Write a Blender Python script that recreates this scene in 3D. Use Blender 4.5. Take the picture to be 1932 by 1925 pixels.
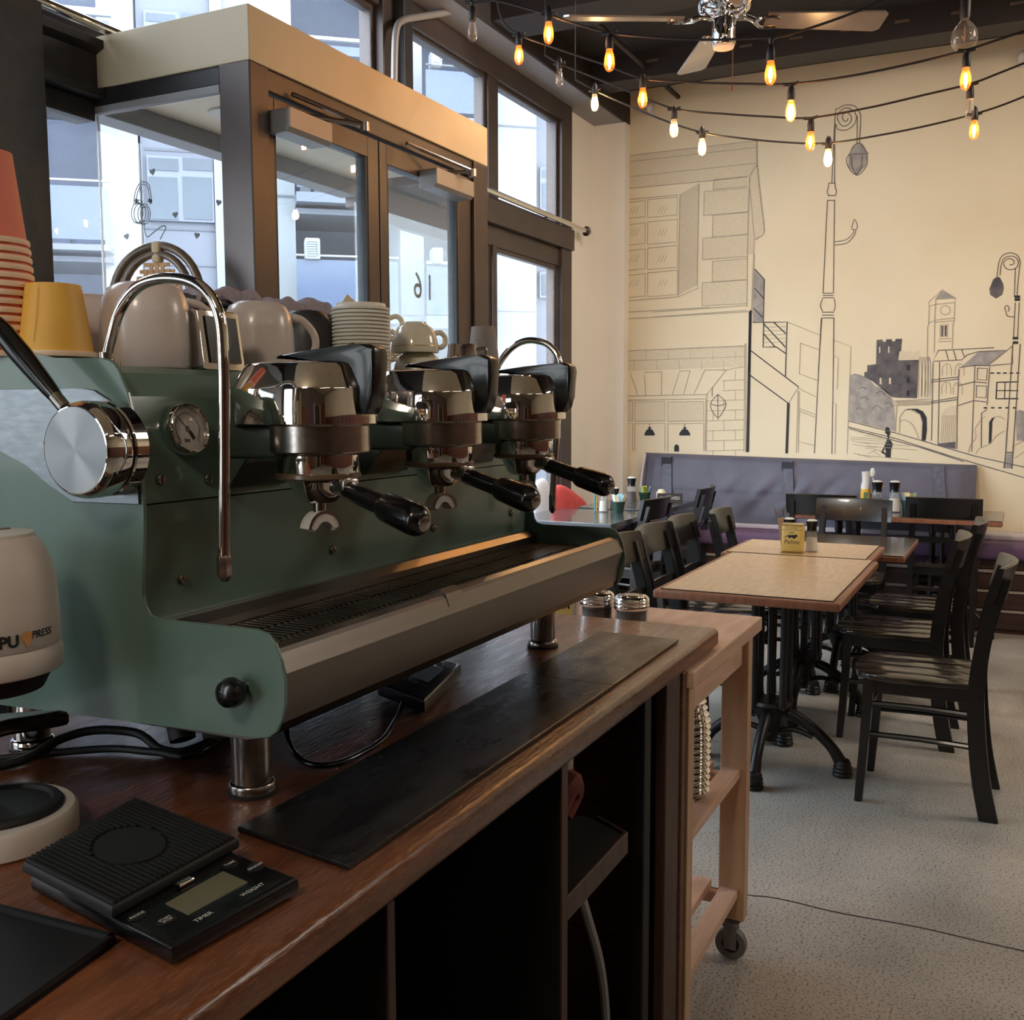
import bpy, bmesh, math, random
from mathutils import Vector, Matrix
random.seed(7)
S = bpy.context.scene
C = S.collection
for _o in list(bpy.data.objects):
    bpy.data.objects.remove(_o, do_unlink=True)

# ------------------------------------------------------------------ camera, sky, lamps, exposure
YAW, PITCH, ROLL, EYE, FPX = 0.45612824, 0.09782486, -0.00303448, 1.38, 1946.45
F = Vector((math.cos(PITCH)*math.cos(YAW), math.cos(PITCH)*math.sin(YAW), -math.sin(PITCH)))
R0 = F.cross(Vector((0, 0, 1))).normalized(); U0 = R0.cross(F)
R = R0*math.cos(ROLL)+U0*math.sin(ROLL); U = -R0*math.sin(ROLL)+U0*math.cos(ROLL)
cam_d = bpy.data.cameras.new('camera'); cam = bpy.data.objects.new('camera', cam_d); C.objects.link(cam)
cam.matrix_world = Matrix(((R.x, U.x, -F.x, 0), (R.y, U.y, -F.y, 0), (R.z, U.z, -F.z, EYE), (0, 0, 0, 1)))
cam_d.sensor_fit = 'HORIZONTAL'; cam_d.sensor_width = 36; cam_d.lens = 36*FPX/1932
cam_d.clip_start = 0.02; cam_d.clip_end = 200
S.camera = cam
def ray(px, py):
    return F + R*((px-966)/FPX) - U*((py-962.5)/FPX)
def onX(px, py, X):
    d = ray(px, py); return Vector((0, 0, EYE)) + d*(X/d.x)
def onY(px, py, Y):
    d = ray(px, py); return Vector((0, 0, EYE)) + d*(Y/d.y)

W = bpy.data.worlds.new('overcast_sky'); S.world = W; W.use_nodes = True
bg = W.node_tree.nodes['Background']; bg.inputs[0].default_value = (0.84, 0.92, 1.0, 1); bg.inputs[1].default_value = 9.5
S.view_settings.view_transform = 'Standard'; S.view_settings.look = 'None'
S.view_settings.exposure = 0.0; S.view_settings.gamma = 1.0; S.view_settings.use_curve_mapping = False
S.cycles.use_denoising = True
S.cycles.max_bounces = 10; S.cycles.transparent_max_bounces = 16; S.cycles.glossy_bounces = 6; S.cycles.diffuse_bounces = 4
S.cycles.caustics_reflective = False; S.cycles.caustics_refractive = False
S.cycles.sample_clamp_indirect = 6.0

def area_lamp(name, loc, target, size, power, col, sy=None):
    d = bpy.data.lights.new(name, 'AREA'); d.energy = power; d.color = col
    d.shape = 'RECTANGLE'; d.size = size; d.size_y = sy or size
    o = bpy.data.objects.new(name, d); C.objects.link(o); o.location = loc
    o.rotation_euler = (Vector(target)-Vector(loc)).to_track_quat('-Z', 'Y').to_euler()
    return o
WARM = (1.0, 0.66, 0.36); NEUT = (1.0, 0.86, 0.70)
area_lamp('ceiling_track_lamp', (4.6, -1.2, 3.5), (7.3, 0.6, 2.6), 0.5, 34, (1.0, 0.74, 0.48))
area_lamp('ceiling_track_lamp', (5.2, 0.9, 3.6), (7.3, 1.2, 2.4), 0.4, 14, WARM)
area_lamp('dining_fill_light', (4.4, -2.4, 3.4), (4.4, 0.2, 0.0), 1.2, 50, (1.0, 0.91, 0.80), 1.2)  # unseen fill added to brighten the dining area
area_lamp('pier_fill_light', (5.0, 0.9, 3.55), (7.2, 2.6, 1.5), 0.35, 48, (1.0, 0.95, 0.88))  # unseen light added to brighten the corner pier and mural
area_lamp('bar_lamp', (-1.1, 0.35, 2.85), (0.75, 0.72, 0.95), 0.35, 16, (1.0, 0.86, 0.68), 0.35)

# ------------------------------------------------------------------ helpers
def lin(c):
    return tuple((v/255/12.92 if v/255 <= 0.04045 else ((v/255+0.055)/1.055)**2.4) for v in c)
MATS = {}
def M(name, c, c2=None, rough=0.5, metal=0.0, scale=8.0, stretch=(1, 1, 1), bump=0.0, bscale=None, coat=0.0, spec=0.5, detail=4, lo=0.35, hi=0.65, emit=None, estr=0.0, aniso=0.0, rvar=0.0, dist=0.0):
    m = bpy.data.materials.new(name); m.use_nodes = True; nt = m.node_tree; N = nt.nodes; L = nt.links
    b = N['Principled BSDF']; b.inputs['Roughness'].default_value = rough; b.inputs['Metallic'].default_value = metal
    b.inputs['Base Color'].default_value = (*lin(c), 1); b.inputs['Coat Weight'].default_value = coat
    b.inputs['Coat Roughness'].default_value = 0.06
    b.inputs['Specular IOR Level'].default_value = spec
    if aniso: b.inputs['Anisotropic'].default_value = aniso
    if emit: b.inputs['Emission Color'].default_value = (*emit, 1); b.inputs['Emission Strength'].default_value = estr
    if c2 or bump or rvar:
        tc = N.new('ShaderNodeTexCoord'); mp = N.new('ShaderNodeMapping'); mp.inputs['Scale'].default_value = stretch
        L.new(tc.outputs['Object'], mp.inputs['Vector'])
        nz = N.new('ShaderNodeTexNoise'); nz.inputs['Scale'].default_value = scale; nz.inputs['Detail'].default_value = detail
        nz.inputs['Distortion'].default_value = dist
        L.new(mp.outputs[0], nz.inputs['Vector'])
        if c2:
            rp = N.new('ShaderNodeValToRGB'); rp.color_ramp.elements[0].position = lo; rp.color_ramp.elements[1].position = hi
            rp.color_ramp.elements[0].color = (*lin(c), 1); rp.color_ramp.elements[1].color = (*lin(c2), 1)
            L.new(nz.outputs['Fac'], rp.inputs[0]); L.new(rp.outputs[0], b.inputs['Base Color'])
        if rvar:
            mr = N.new('ShaderNodeMapRange'); mr.inputs['To Min'].default_value = max(0.03, rough-rvar); mr.inputs['To Max'].default_value = rough+rvar
            mr.inputs['From Min'].default_value = lo; mr.inputs['From Max'].default_value = hi
            L.new(nz.outputs['Fac'], mr.inputs['Value']); L.new(mr.outputs[0], b.inputs['Roughness'])
        if bump:
            n2 = nz
            if bscale:
                n2 = N.new('ShaderNodeTexNoise'); n2.inputs['Scale'].default_value = bscale; n2.inputs['Detail'].default_value = 5
                L.new(mp.outputs[0], n2.inputs['Vector'])
            bp = N.new('ShaderNodeBump'); bp.inputs['Strength'].default_value = bump; bp.inputs['Distance'].default_value = 0.004
            L.new(n2.outputs['Fac'], bp.inputs['Height']); L.new(bp.outputs[0], b.inputs['Normal'])
    MATS[name] = m
    return m
def glassy(name, tint=(1, 1, 1), refl=1.0, rough=0.0, film=0.0, filmc=(0.8, 0.85, 0.9), trans=False):
    """thin sheet of clear glass: straight transmission, Fresnel reflection, optional faint film veiling the sheet"""
    m = bpy.data.materials.new(name); m.use_nodes = True; nt = m.node_tree; N = nt.nodes; L = nt.links
    N.remove(N['Principled BSDF']); out = N['Material Output']
    tr = N.new('ShaderNodeBsdfTransparent'); tr.inputs[0].default_value = (*tint, 1)
    gl = N.new('ShaderNodeBsdfGlossy'); gl.inputs['Roughness'].default_value = rough
    lw = N.new('ShaderNodeLayerWeight'); lw.inputs['Blend'].default_value = 0.5
    pw = N.new('ShaderNodeMath'); pw.operation = 'POWER'; pw.inputs[1].default_value = 5.0
    sc = N.new('ShaderNodeMath'); sc.operation = 'MULTIPLY_ADD'; sc.inputs[1].default_value = 0.96; sc.inputs[2].default_value = 0.04
    mul = N.new('ShaderNodeMath'); mul.operation = 'MULTIPLY'; mul.inputs[1].default_value = refl; mul.use_clamp = True
    L.new(lw.outputs['Facing'], pw.inputs[0]); L.new(pw.outputs[0], sc.inputs[0]); L.new(sc.outputs[0], mul.inputs[0]); mx = N.new('ShaderNodeMixShader')
    L.new(mul.outputs[0], mx.inputs[0]); L.new(tr.outputs[0], mx.inputs[1]); L.new(gl.outputs[0], mx.inputs[2])
    last = mx
    if film:
        df = N.new('ShaderNodeBsdfTranslucent' if trans else 'ShaderNodeBsdfDiffuse'); df.inputs[0].default_value = (*filmc, 1)
        m2 = N.new('ShaderNodeMixShader'); m2.inputs[0].default_value = film
        L.new(mx.outputs[0], m2.inputs[1]); L.new(df.outputs[0], m2.inputs[2]); last = m2
    L.new(last.outputs[0], out.inputs[0]); MATS[name] = m
    return m

def mk(name, bm, mat, parent=None, smooth=False, angle=40, kind=None, label=None):
    me = bpy.data.meshes.new(name)
    bmesh.ops.recalc_face_normals(bm, faces=bm.faces[:])
    bm.to_mesh(me); bm.free()
    if smooth:
        me.polygons.foreach_set('use_smooth', [True]*len(me.polygons)); me.set_sharp_from_angle(angle=math.radians(angle))
    me.materials.append(MATS[mat] if isinstance(mat, str) else mat)
    o = bpy.data.objects.new(name, me); C.objects.link(o)
    if parent: o.parent = parent
    if kind: o['kind'] = kind
    if label: o['label'] = label
    return o
def tag(o, label, cat, group=None):
    o['label'] = label; o['category'] = cat
    if group: o['group'] = group
    return o
def thing(name, label, cat, loc=(0, 0, 0), rotz=0, group=None):
    o = bpy.data.objects.new(name, None); C.objects.link(o); o.location = loc; o.rotation_euler = (0, 0, rotz)
    o.empty_display_size = 0.05
    return tag(o, label, cat, group)
def kids(o):
    return [c for c in bpy.data.objects if c.parent == o]
def dup(root, loc, rotz=None, label=None, group=None):
    r = root.copy(); C.objects.link(r); r.location = loc
    if rotz is not None: r.rotation_euler = (0, 0, rotz)
    if label: r['label'] = label
    if group: r['group'] = group
    for ch in kids(root):
        c = ch.copy(); C.objects.link(c); c.parent = r
        for g in kids(ch):
            d = g.copy(); C.objects.link(d); d.parent = c
    return r
NB = bmesh.new
def box(bm, x0, x1, y0, y1, z0, z1, bev=0.0, seg=2):
    r = bmesh.ops.create_cube(bm, size=1.0); vs = r['verts']
    for v in vs:
        v.co = Vector((x0+(v.co.x+.5)*(x1-x0), y0+(v.co.y+.5)*(y1-y0), z0+(v.co.z+.5)*(z1-z0)))
    if bev:
        es = list({e for v in vs for e in v.link_edges})
        bmesh.ops.bevel(bm, geom=es, offset=bev, segments=seg, affect='EDGES', profile=0.5)
def loft(bm, rings, caps=True, closed=False):
    vr = [[bm.verts.new(p) for p in ring] for ring in rings]; n = len(vr[0])
    for i in range(len(vr)-(0 if closed else 1)):
        a, b = vr[i], vr[(i+1) % len(vr)]
        for k in range(n):
            bm.faces.new((a[k], a[(k+1) % n], b[(k+1) % n], b[k]))
    if caps and not closed:
        bm.faces.new(vr[0][::-1]); bm.faces.new(vr[-1])
def frame_of(d):
    d = d.normalized(); a = Vector((0, 0, 1)) if abs(d.z) < 0.95 else Vector((1, 0, 0))
    u = d.cross(a).normalized(); return u, d.cross(u).normalized()
def cyl(bm, p0, p1, r0, r1=None, seg=20, caps=True):
    p0, p1 = Vector(p0), Vector(p1); r1 = r0 if r1 is None else r1
    u, v = frame_of(p1-p0)
    ring = lambda p, r: [p+u*(r*math.cos(2*math.pi*k/seg))+v*(r*math.sin(2*math.pi*k/seg)) for k in range(seg)]
    loft(bm, [ring(p0, r0), ring(p1, r1)], caps)
def lathe(bm, prof, c=(0, 0, 0), seg=32, axis=None, caps=True, sx=1.0, sy=1.0):
    """prof: (radius, height) pairs along axis (default +Z) from c"""
    c = Vector(c)
    if axis is None: u, v, w = Vector((1, 0, 0)), Vector((0, 1, 0)), Vector((0, 0, 1))
    else:
        w = Vector(axis).normalized(); u, v = frame_of(w)
    loft(bm, [[c+w*h+u*(sx*max(r, 1e-5)*math.cos(2*math.pi*k/seg))+v*(sy*max(r, 1e-5)*math.sin(2*math.pi*k/seg)) for k in range(seg)] for r, h in prof], caps)
def smooth_path(pts, n=6):
    P = [Vector(p) for p in pts]; out = []
    for i in range(len(P)-1):
        a, b, c, d = P[max(i-1, 0)], P[i], P[i+1], P[min(i+2, len(P)-1)]
        for k in range(n):
            t = k/n
            out.append(0.5*((2*b)+(c-a)*t+(2*a-5*b+4*c-d)*t*t+(3*b-a-3*c+d)*t**3))
    out.append(P[-1]); return out
def tube(bm, pts, r, seg=8, n=6, closed=False):
    """swept tube; r a number or a list (one per given point)"""
    if n > 1 and len(pts) > 2:
        P = smooth_path(list(pts)+([pts[0]] if closed else []), n)
        if closed: P = P[:-1]
    else: P = [Vector(p) for p in pts]
    m = len(P); rs = []
    for i in range(m):
        if isinstance(r, (list, tuple)):
            t = i/(m-1)*(len(r)-1); k = min(int(t), len(r)-2); rs.append(r[k]+(r[k+1]-r[k])*(t-k))
        else: rs.append(r)
    rings = []; u = None
    for i in range(m):
        a = P[(i-1) % m] if closed else P[max(i-1, 0)]; b = P[(i+1) % m] if closed else P[min(i+1, m-1)]
        d = (b-a).normalized()
        if u is None: u, v = frame_of(d)
        else:
            u = (u-d*u.dot(d)).normalized(); v = d.cross(u)
        rings.append([P[i]+u*(rs[i]*math.cos(2*math.pi*k/seg))+v*(rs[i]*math.sin(2*math.pi*k/seg)) for k in range(seg)])
    loft(bm, rings, True, closed)
def prism(bm, poly, plane, a, b, bev=0.0, seg=2):
    """poly of 2D points in 'xy'/'yz'/'xz', extruded between a and b on the third axis"""
    def P(p, t): return {'xy': (p[0], p[1], t), 'yz': (t, p[0], p[1]), 'xz': (p[0], t, p[1])}[plane]
    A = [bm.verts.new(P(p, a)) for p in poly]; B = [bm.verts.new(P(p, b)) for p in poly]; n = len(poly)
    fs = [bm.faces.new(A[::-1]), bm.faces.new(B)]
    for k in range(n): fs.append(bm.faces.new((A[k], A[(k+1) % n], B[(k+1) % n], B[k])))
    if bev:
        es = list(fs[0].edges)+list(fs[1].edges)
        bmesh.ops.bevel(bm, geom=es, offset=bev, segments=seg, affect='EDGES', profile=0.5)
def ball(bm, c, r, sx=1, sy=1, sz=1, u=16, v=10):
    q = bmesh.ops.create_uvsphere(bm, u_segments=u, v_segments=v, radius=r)
    for w in q['verts']: w.co = Vector((c[0]+w.co.x*sx, c[1]+w.co.y*sy, c[2]+w.co.z*sz))
def ribbon(bm, pts, w, n, nrm):
    """flat drawn stroke of width w on a plane with normal nrm"""
    P = smooth_path(pts, n) if n > 1 and len(pts) > 2 else [Vector(p) for p in pts]
    vs = []
    for i, p in enumerate(P):
        d = (P[min(i+1, len(P)-1)]-P[max(i-1, 0)]).normalized(); s = d.cross(nrm).normalized()*(w/2)
        vs.append((bm.verts.new(p+s), bm.verts.new(p-s)))
    for i in range(len(vs)-1):
        bm.faces.new((vs[i][0], vs[i+1][0], vs[i+1][1], vs[i][1]))
def text(name, body, size, mat, parent, mtx, extrude=0.0003, align='CENTER', shear=0.0, bold=0.0, space=1.0):
    cu = bpy.data.curves.new(name, 'FONT'); cu.body = body; cu.size = size; cu.align_x = align; cu.align_y = 'CENTER'
    cu.space_character = space; cu.extrude = extrude; cu.shear = shear; cu.offset = bold; cu.resolution_u = 3
    t = bpy.data.objects.new(name, cu); C.objects.link(t)
    bpy.context.view_layer.update()
    me = bpy.data.meshes.new_from_object(t.evaluated_get(bpy.context.evaluated_depsgraph_get()))
    bpy.data.objects.remove(t); bpy.data.curves.remove(cu)
    me.transform(mtx); me.name = name; me.materials.clear(); me.materials.append(MATS[mat])
    o = bpy.data.objects.new(name, me); C.objects.link(o)
    if parent: o.parent = parent
    return o
def basis(o, x, y):
    """matrix: local x,y axes -> given directions, origin o"""
    x, y = Vector(x).normalized(), Vector(y).normalized(); z = x.cross(y)
    return Matrix(((x.x, y.x, z.x, o[0]), (x.y, y.y, z.y, o[1]), (x.z, y.z, z.z, o[2]), (0, 0, 0, 1)))

# ------------------------------------------------------------------ materials
M('cream_wall', (226, 212, 182), (220, 205, 174), rough=0.75, scale=1.5, bump=0.04, bscale=60)
M('pier_lightened', (240, 236, 226), (234, 229, 218), rough=0.7, scale=1.5)  # cream lightened to stand in for daylight on the pier
M('cream_trim', (215, 200, 172), (205, 190, 160), rough=0.5, scale=3)
M('soffit_grey', (150, 150, 152), rough=0.7)
M('dark_ceiling', (42, 36, 34), (30, 26, 26), rough=0.75, scale=3)
M('dark_beam', (46, 38, 36), (34, 29, 29), rough=0.6, scale=4)
M('ceiling_slot', (92, 80, 70), rough=0.6)
M('bronze_frame', (78, 68, 64), (70, 61, 58), rough=0.40, metal=0.35, scale=5)
M('black_steel', (44, 42, 43), (30, 29, 31), rough=0.45, scale=12, bump=0.15)
M('grey_wall', (120, 112, 104), (105, 98, 92), rough=0.8, scale=2)
M('wood_panel', (120, 72, 48), (84, 48, 34), rough=0.4, scale=3, stretch=(1, 1, 9))
M('chrome', (232, 230, 228), rough=0.045, metal=1.0)
M('steel', (178, 170, 164), (160, 153, 148), rough=0.24, metal=1.0, scale=4, stretch=(1, 40, 40), lo=0.3, hi=0.7)
M('steel_rail', (132, 126, 122), (126, 120, 116), rough=0.30, metal=1.0, scale=3, stretch=(0.6, 60, 60), lo=0.3, hi=0.7)
M('brushed_disc', (150, 150, 153), rough=0.34, metal=1.0)
M('scratched_steel', (140, 142, 147), (132, 135, 140), rough=0.30, metal=1.0, scale=40, stretch=(1, 1, 5), rvar=0.03)
M('dark_grille', (104, 96, 90), (84, 76, 70), rough=0.3, metal=0.9, scale=20)
M('machine_green', (100, 124, 115), (95, 119, 110), rough=0.28, coat=0.35, scale=5)
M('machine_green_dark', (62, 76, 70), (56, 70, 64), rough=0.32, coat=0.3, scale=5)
M('black_plastic', (16, 16, 19), rough=0.22, coat=0.25)
M('black_matte', (20, 20, 23), rough=0.55)
M('black_rubber', (26, 25, 27), (20, 20, 22), rough=0.62, scale=30)
M('bar_mat', (22, 21, 22), (30, 28, 28), rough=0.31, scale=9, stretch=(1, 2.5, 1), bump=0.16, bscale=60, rvar=0.1)
M('gauge_face', (216, 208, 204), rough=0.4)
M('ink', (26, 26, 28), rough=0.6)
M('spout_white', (216, 212, 205), rough=0.35)
M('mug_white', (212, 200, 196), rough=0.3, coat=0.25)
M('cup_cream', (238, 230, 212), rough=0.15, coat=0.5)
M('lid_white', (240, 236, 226), rough=0.35)
M('mug_dark', (58, 56, 58), (48, 46, 49), rough=0.4, scale=10)
M('paper_yellow', (238, 182, 78), (232, 174, 70), rough=0.5, scale=2)
M('paper_pink', (226, 122, 100), rough=0.55)
M('paper_rim', (244, 214, 186), rough=0.5)
M('paper_grey', (150, 138, 134), rough=0.55)
M('paper_print', (176, 166, 162), rough=0.55)
M('card_cream', (226, 208, 176), rough=0.6)
M('towel_lilac', (226, 216, 226), (206, 194, 208), rough=0.95, scale=160, bump=0.8)
M('tamper_white', (206, 196, 190), rough=0.5)
M('logo_orange', (214, 150, 90), rough=0.5)
M('lcd', (120, 116, 92), (108, 104, 84), rough=0.25, scale=4)
M('lcd_blue', (98, 112, 128), rough=0.2)
M('print_white', (206, 204, 200), rough=0.5)
M('cabinet_shaded', (16, 13, 14), (12, 11, 12), rough=0.6, scale=6, stretch=(6, 6, 1))  # cabinet brown darkened, interior shade put into the colour
M('cabinet_brown', (76, 50, 42), (58, 38, 33), rough=0.5, scale=6, stretch=(8, 8, 1), bump=0.2)
M('shade_black', (9, 9, 12), rough=0.75)  # near-black standing in for the shade inside the counter
M('ply_edge', (112, 74, 48), (72, 46, 34), rough=0.5, scale=6, stretch=(1, 1, 40))
M('birch', (226, 190, 168), (206, 166, 140), rough=0.42, scale=3, stretch=(2, 9, 9), bump=0.05, dist=0.5)
M('birch_leg', (206, 172, 138), (188, 152, 120), rough=0.5, scale=3, stretch=(9, 9, 1.2), bump=0.05)
M('caster_grey', (112, 110, 110), rough=0.5)
M('table_oak', (202, 172, 136), (186, 154, 118), rough=0.32, scale=4, stretch=(3, 14, 3), bump=0.06, coat=0.1, dist=0.4)
M('table_edge', (150, 100, 74), (128, 82, 60), rough=0.35, scale=4, stretch=(3, 12, 3))
M('table_dark', (66, 58, 52), (54, 47, 43), rough=0.16, scale=5, stretch=(2, 10, 2), coat=0.3)
M('table_grey', (74, 80, 84), (66, 72, 76), rough=0.16, scale=5, coat=0.3)
M('iron_black', (20, 20, 23), rough=0.42)
M('chair_black', (24, 22, 22), (17, 16, 17), rough=0.33, scale=14, stretch=(3, 3, 1), coat=0.15)
M('chair_seat', (44, 38, 32), (92, 80, 64), rough=0.18, scale=7, stretch=(5, 1.2, 5), coat=0.25, lo=0.55, hi=0.85)
M('bench_blue', (90, 89, 104), (80, 79, 95), rough=0.55, scale=6)
M('bench_purple', (108, 80, 112), (98, 72, 102), rough=0.6, scale=6)
M('bench_wood', (70, 46, 40), (56, 37, 33), rough=0.5, scale=6, stretch=(8, 1, 8))
M('grey_strip', (170, 160, 150), rough=0.5)
M('strap_grey', (84, 88, 104), (70, 72, 86), rough=0.5, scale=40)
M('velcro', (50, 50, 60), rough=0.9)
M('piping', (196, 186, 192), rough=0.6)
M('pillow_red', (222, 92, 92), (206, 80, 82), rough=0.8, scale=12)
M('pillow_white', (226, 230, 238), rough=0.8)
M('tin_yellow', (228, 200, 116), (222, 192, 104), rough=0.35, scale=5)
M('tin_rim', (200, 176, 110), rough=0.3, metal=0.7)
M('salt', (226, 222, 214), rough=0.8)
M('pepper', (70, 62, 56), (46, 40, 38), rough=0.9, scale=200)
M('pot_green', (34, 62, 52), rough=0.4)
M('sachet_blue', (120, 176, 202), rough=0.5)
M('sachet_yellow', (226, 206, 96), rough=0.5)
M('sachet_cream', (236, 226, 196), rough=0.5)
M('sachet_green', (130, 150, 70), rough=0.6)
M('bottle_yellow', (222, 176, 60), rough=0.4)
M('bottle_green', (92, 118, 84), rough=0.4)
M('tan_paper', (170, 130, 96), rough=0.6)
M('rattan_pole', (116, 96, 76), (92, 74, 58), rough=0.3, scale=20, coat=0.3)
M('rattan_tie', (200, 176, 140), rough=0.6)
M('rattan_weave', (196, 150, 96), (176, 130, 80), rough=0.55, scale=60)
M('red_cloth', (120, 52, 44), (96, 40, 36), rough=0.8, scale=14)
M('cable_grey', (150, 150, 152), rough=0.45)
M('hose_grey', (110, 112, 114), (84, 86, 90), rough=0.6, scale=40, stretch=(1, 1, 1), bump=0.5)
M('bulb_socket', (24, 22, 24), rough=0.5)
M('cable_black', (22, 20, 21), rough=0.6)
M('fan_blade', (176, 172, 170), (150, 146, 146), rough=0.22, metal=0.6, scale=4)
M('fan_blade_dark', (30, 30, 36), rough=0.3)
M('pull_cord', (90, 60, 44), rough=0.6)
M('mural_pencil', (160, 150, 132), (172, 162, 142), rough=0.8, scale=30)
M('mural_ink', (40, 44, 48), rough=0.8)
M('mural_wash', (206, 192, 164), (214, 200, 171), rough=0.8, scale=30, stretch=(1, 1, 4))
M('mural_grey', (140, 134, 130), (168, 160, 152), rough=0.8, scale=16)
M('mural_dark', (74, 70, 74), (104, 98, 98), rough=0.8, scale=14)
M('closer_grey', (150, 146, 144), rough=0.45, metal=0.3)
M('strip_tube', (255, 250, 240), emit=(1.0, 0.93, 0.82), estr=9.0)
M('sticker_grey', (84, 90, 93), rough=0.5)
M('facade_white', (126, 129, 134), (120, 124, 129), rough=0.8, scale=0.8)
M('facade_grey', (98, 103, 113), (94, 99, 109), rough=0.8, scale=0.8)
M('facade_recess', (66, 73, 90), (60, 67, 85), rough=0.8, scale=0.8)
M('facade_joint', (84, 88, 97), rough=0.8)
M('out_window', (34, 48, 62), (50, 66, 80), rough=0.12, scale=0.6, coat=0.3)
M('out_frame', (98, 106, 121), rough=0.5)
M('balcony_rail', (132, 138, 146), rough=0.4)
M('balcony_glass', (60, 73, 98), (67, 80, 104), rough=0.15, scale=0.4)
M('ac_white', (138, 140, 143), rough=0.5)
M('ac_grille', (118, 124, 130), rough=0.6)
M('pavement', (130, 130, 132), (116, 116, 118), rough=0.85, scale=4)
M('lamp_glow', (255, 214, 150), emit=(1.0, 0.62, 0.26), estr=26.0)
M('lamp_filament', (255, 214, 150), emit=(1.0, 0.58, 0.24), estr=520.0)
M('filament_off', (150, 120, 90), rough=0.5)
M('sensor_white', (206, 200, 192), rough=0.5)
glassy('window_glass', (0.97, 0.985, 1.0), refl=1.0, film=0.03, filmc=(.85, .9, 1), trans=True)  # translucent film paints glare haze over the view outside
glassy('door_glass', (0.92, 0.97, 0.99), refl=1.3, film=0.035, filmc=(.85, .92, 1), trans=True)  # same painted haze on the door panes
glassy('bulb_amber', (1.0, 0.72, 0.44), refl=0.8, film=0.09, filmc=(1.0, 0.18, 0.03), trans=True)
glassy('bulb_clear', (0.97, 0.95, 0.92), refl=1.2, film=0.05, filmc=(0.9, 0.86, 0.8))
glassy('tinted_glass', (0.50, 0.51, 0.50), refl=1.0)
glassy('front_glass', (0.80, 0.80, 0.78), refl=1.0)
glassy('jar_glass', (0.97, 0.98, 0.98), refl=1.2, film=0.08, filmc=(0.85, 0.87, 0.9))
glassy('gauge_glass', (1, 1, 1), refl=0.7)

def terrazzo():
    m = bpy.data.materials.new('concrete_floor'); m.use_nodes = True; nt = m.node_tree; N = nt.nodes; L = nt.links
    b = N['Principled BSDF']; tc = N.new('ShaderNodeTexCoord')
    n1 = N.new('ShaderNodeTexNoise'); n1.inputs['Scale'].default_value = 1.1; n1.inputs['Detail'].default_value = 5
    n2 = N.new('ShaderNodeTexNoise'); n2.inputs['Scale'].default_value = 140; n2.inputs['Detail'].default_value = 3
    n3 = N.new('ShaderNodeTexVoronoi'); n3.inputs['Scale'].default_value = 190
    for n in (n1, n2, n3): L.new(tc.outputs['Object'], n.inputs['Vector'])
    r1 = N.new('ShaderNodeValToRGB'); r1.color_ramp.elements[0].position = 0.35; r1.color_ramp.elements[1].position = 0.68
    r1.color_ramp.elements[0].color = (*lin((150, 145, 137)), 1); r1.color_ramp.elements[1].color = (*lin((204, 199, 190)), 1)
    r2 = N.new('ShaderNodeValToRGB'); r2.color_ramp.elements[0].position = 0.36; r2.color_ramp.elements[1].position = 0.47
    r2.color_ramp.elements[0].color = (0.20, 0.19, 0.18, 1); r2.color_ramp.elements[1].color = (1, 1, 1, 1)
    r3 = N.new('ShaderNodeValToRGB'); r3.color_ramp.elements[0].position = 0.04; r3.color_ramp.elements[1].position = 0.22
    r3.color_ramp.elements[0].color = (0.62, 0.58, 0.54, 1); r3.color_ramp.elements[1].color = (1, 1, 1, 1)
    L.new(n1.outputs['Fac'], r1.inputs[0]); L.new(n2.outputs['Fac'], r2.inputs[0]); L.new(n3.outputs['Distance'], r3.inputs[0])
    a = N.new('ShaderNodeMix'); a.data_type = 'RGBA'; a.blend_type = 'MULTIPLY'; a.inputs['Factor'].default_value = 0.75
    c = N.new('ShaderNodeMix'); c.data_type = 'RGBA'; c.blend_type = 'MULTIPLY'; c.inputs['Factor'].default_value = 0.6
    L.new(r1.outputs[0], a.inputs['A']); L.new(r2.outputs[0], a.inputs['B'])
    L.new(a.outputs['Result'], c.inputs['A']); L.new(r3.outputs[0], c.inputs['B']); L.new(c.outputs['Result'], b.inputs['Base Color'])
    mr = N.new('ShaderNodeMapRange'); mr.inputs['To Min'].default_value = 0.32; mr.inputs['To Max'].default_value = 0.55
    L.new(n1.outputs['Fac'], mr.inputs['Value']); L.new(mr.outputs[0], b.inputs['Roughness'])
    MATS['concrete_floor'] = m
terrazzo()
b_ = MATS['brushed_disc'].node_tree.nodes['Principled BSDF']; tg = MATS['brushed_disc'].node_tree.nodes.new('ShaderNodeTangent'); tg.direction_type = 'RADIAL'; tg.axis = 'X'
MATS['brushed_disc'].node_tree.links.new(tg.outputs[0], b_.inputs['Tangent']); b_.inputs['Anisotropic'].default_value = 0.85
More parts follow.
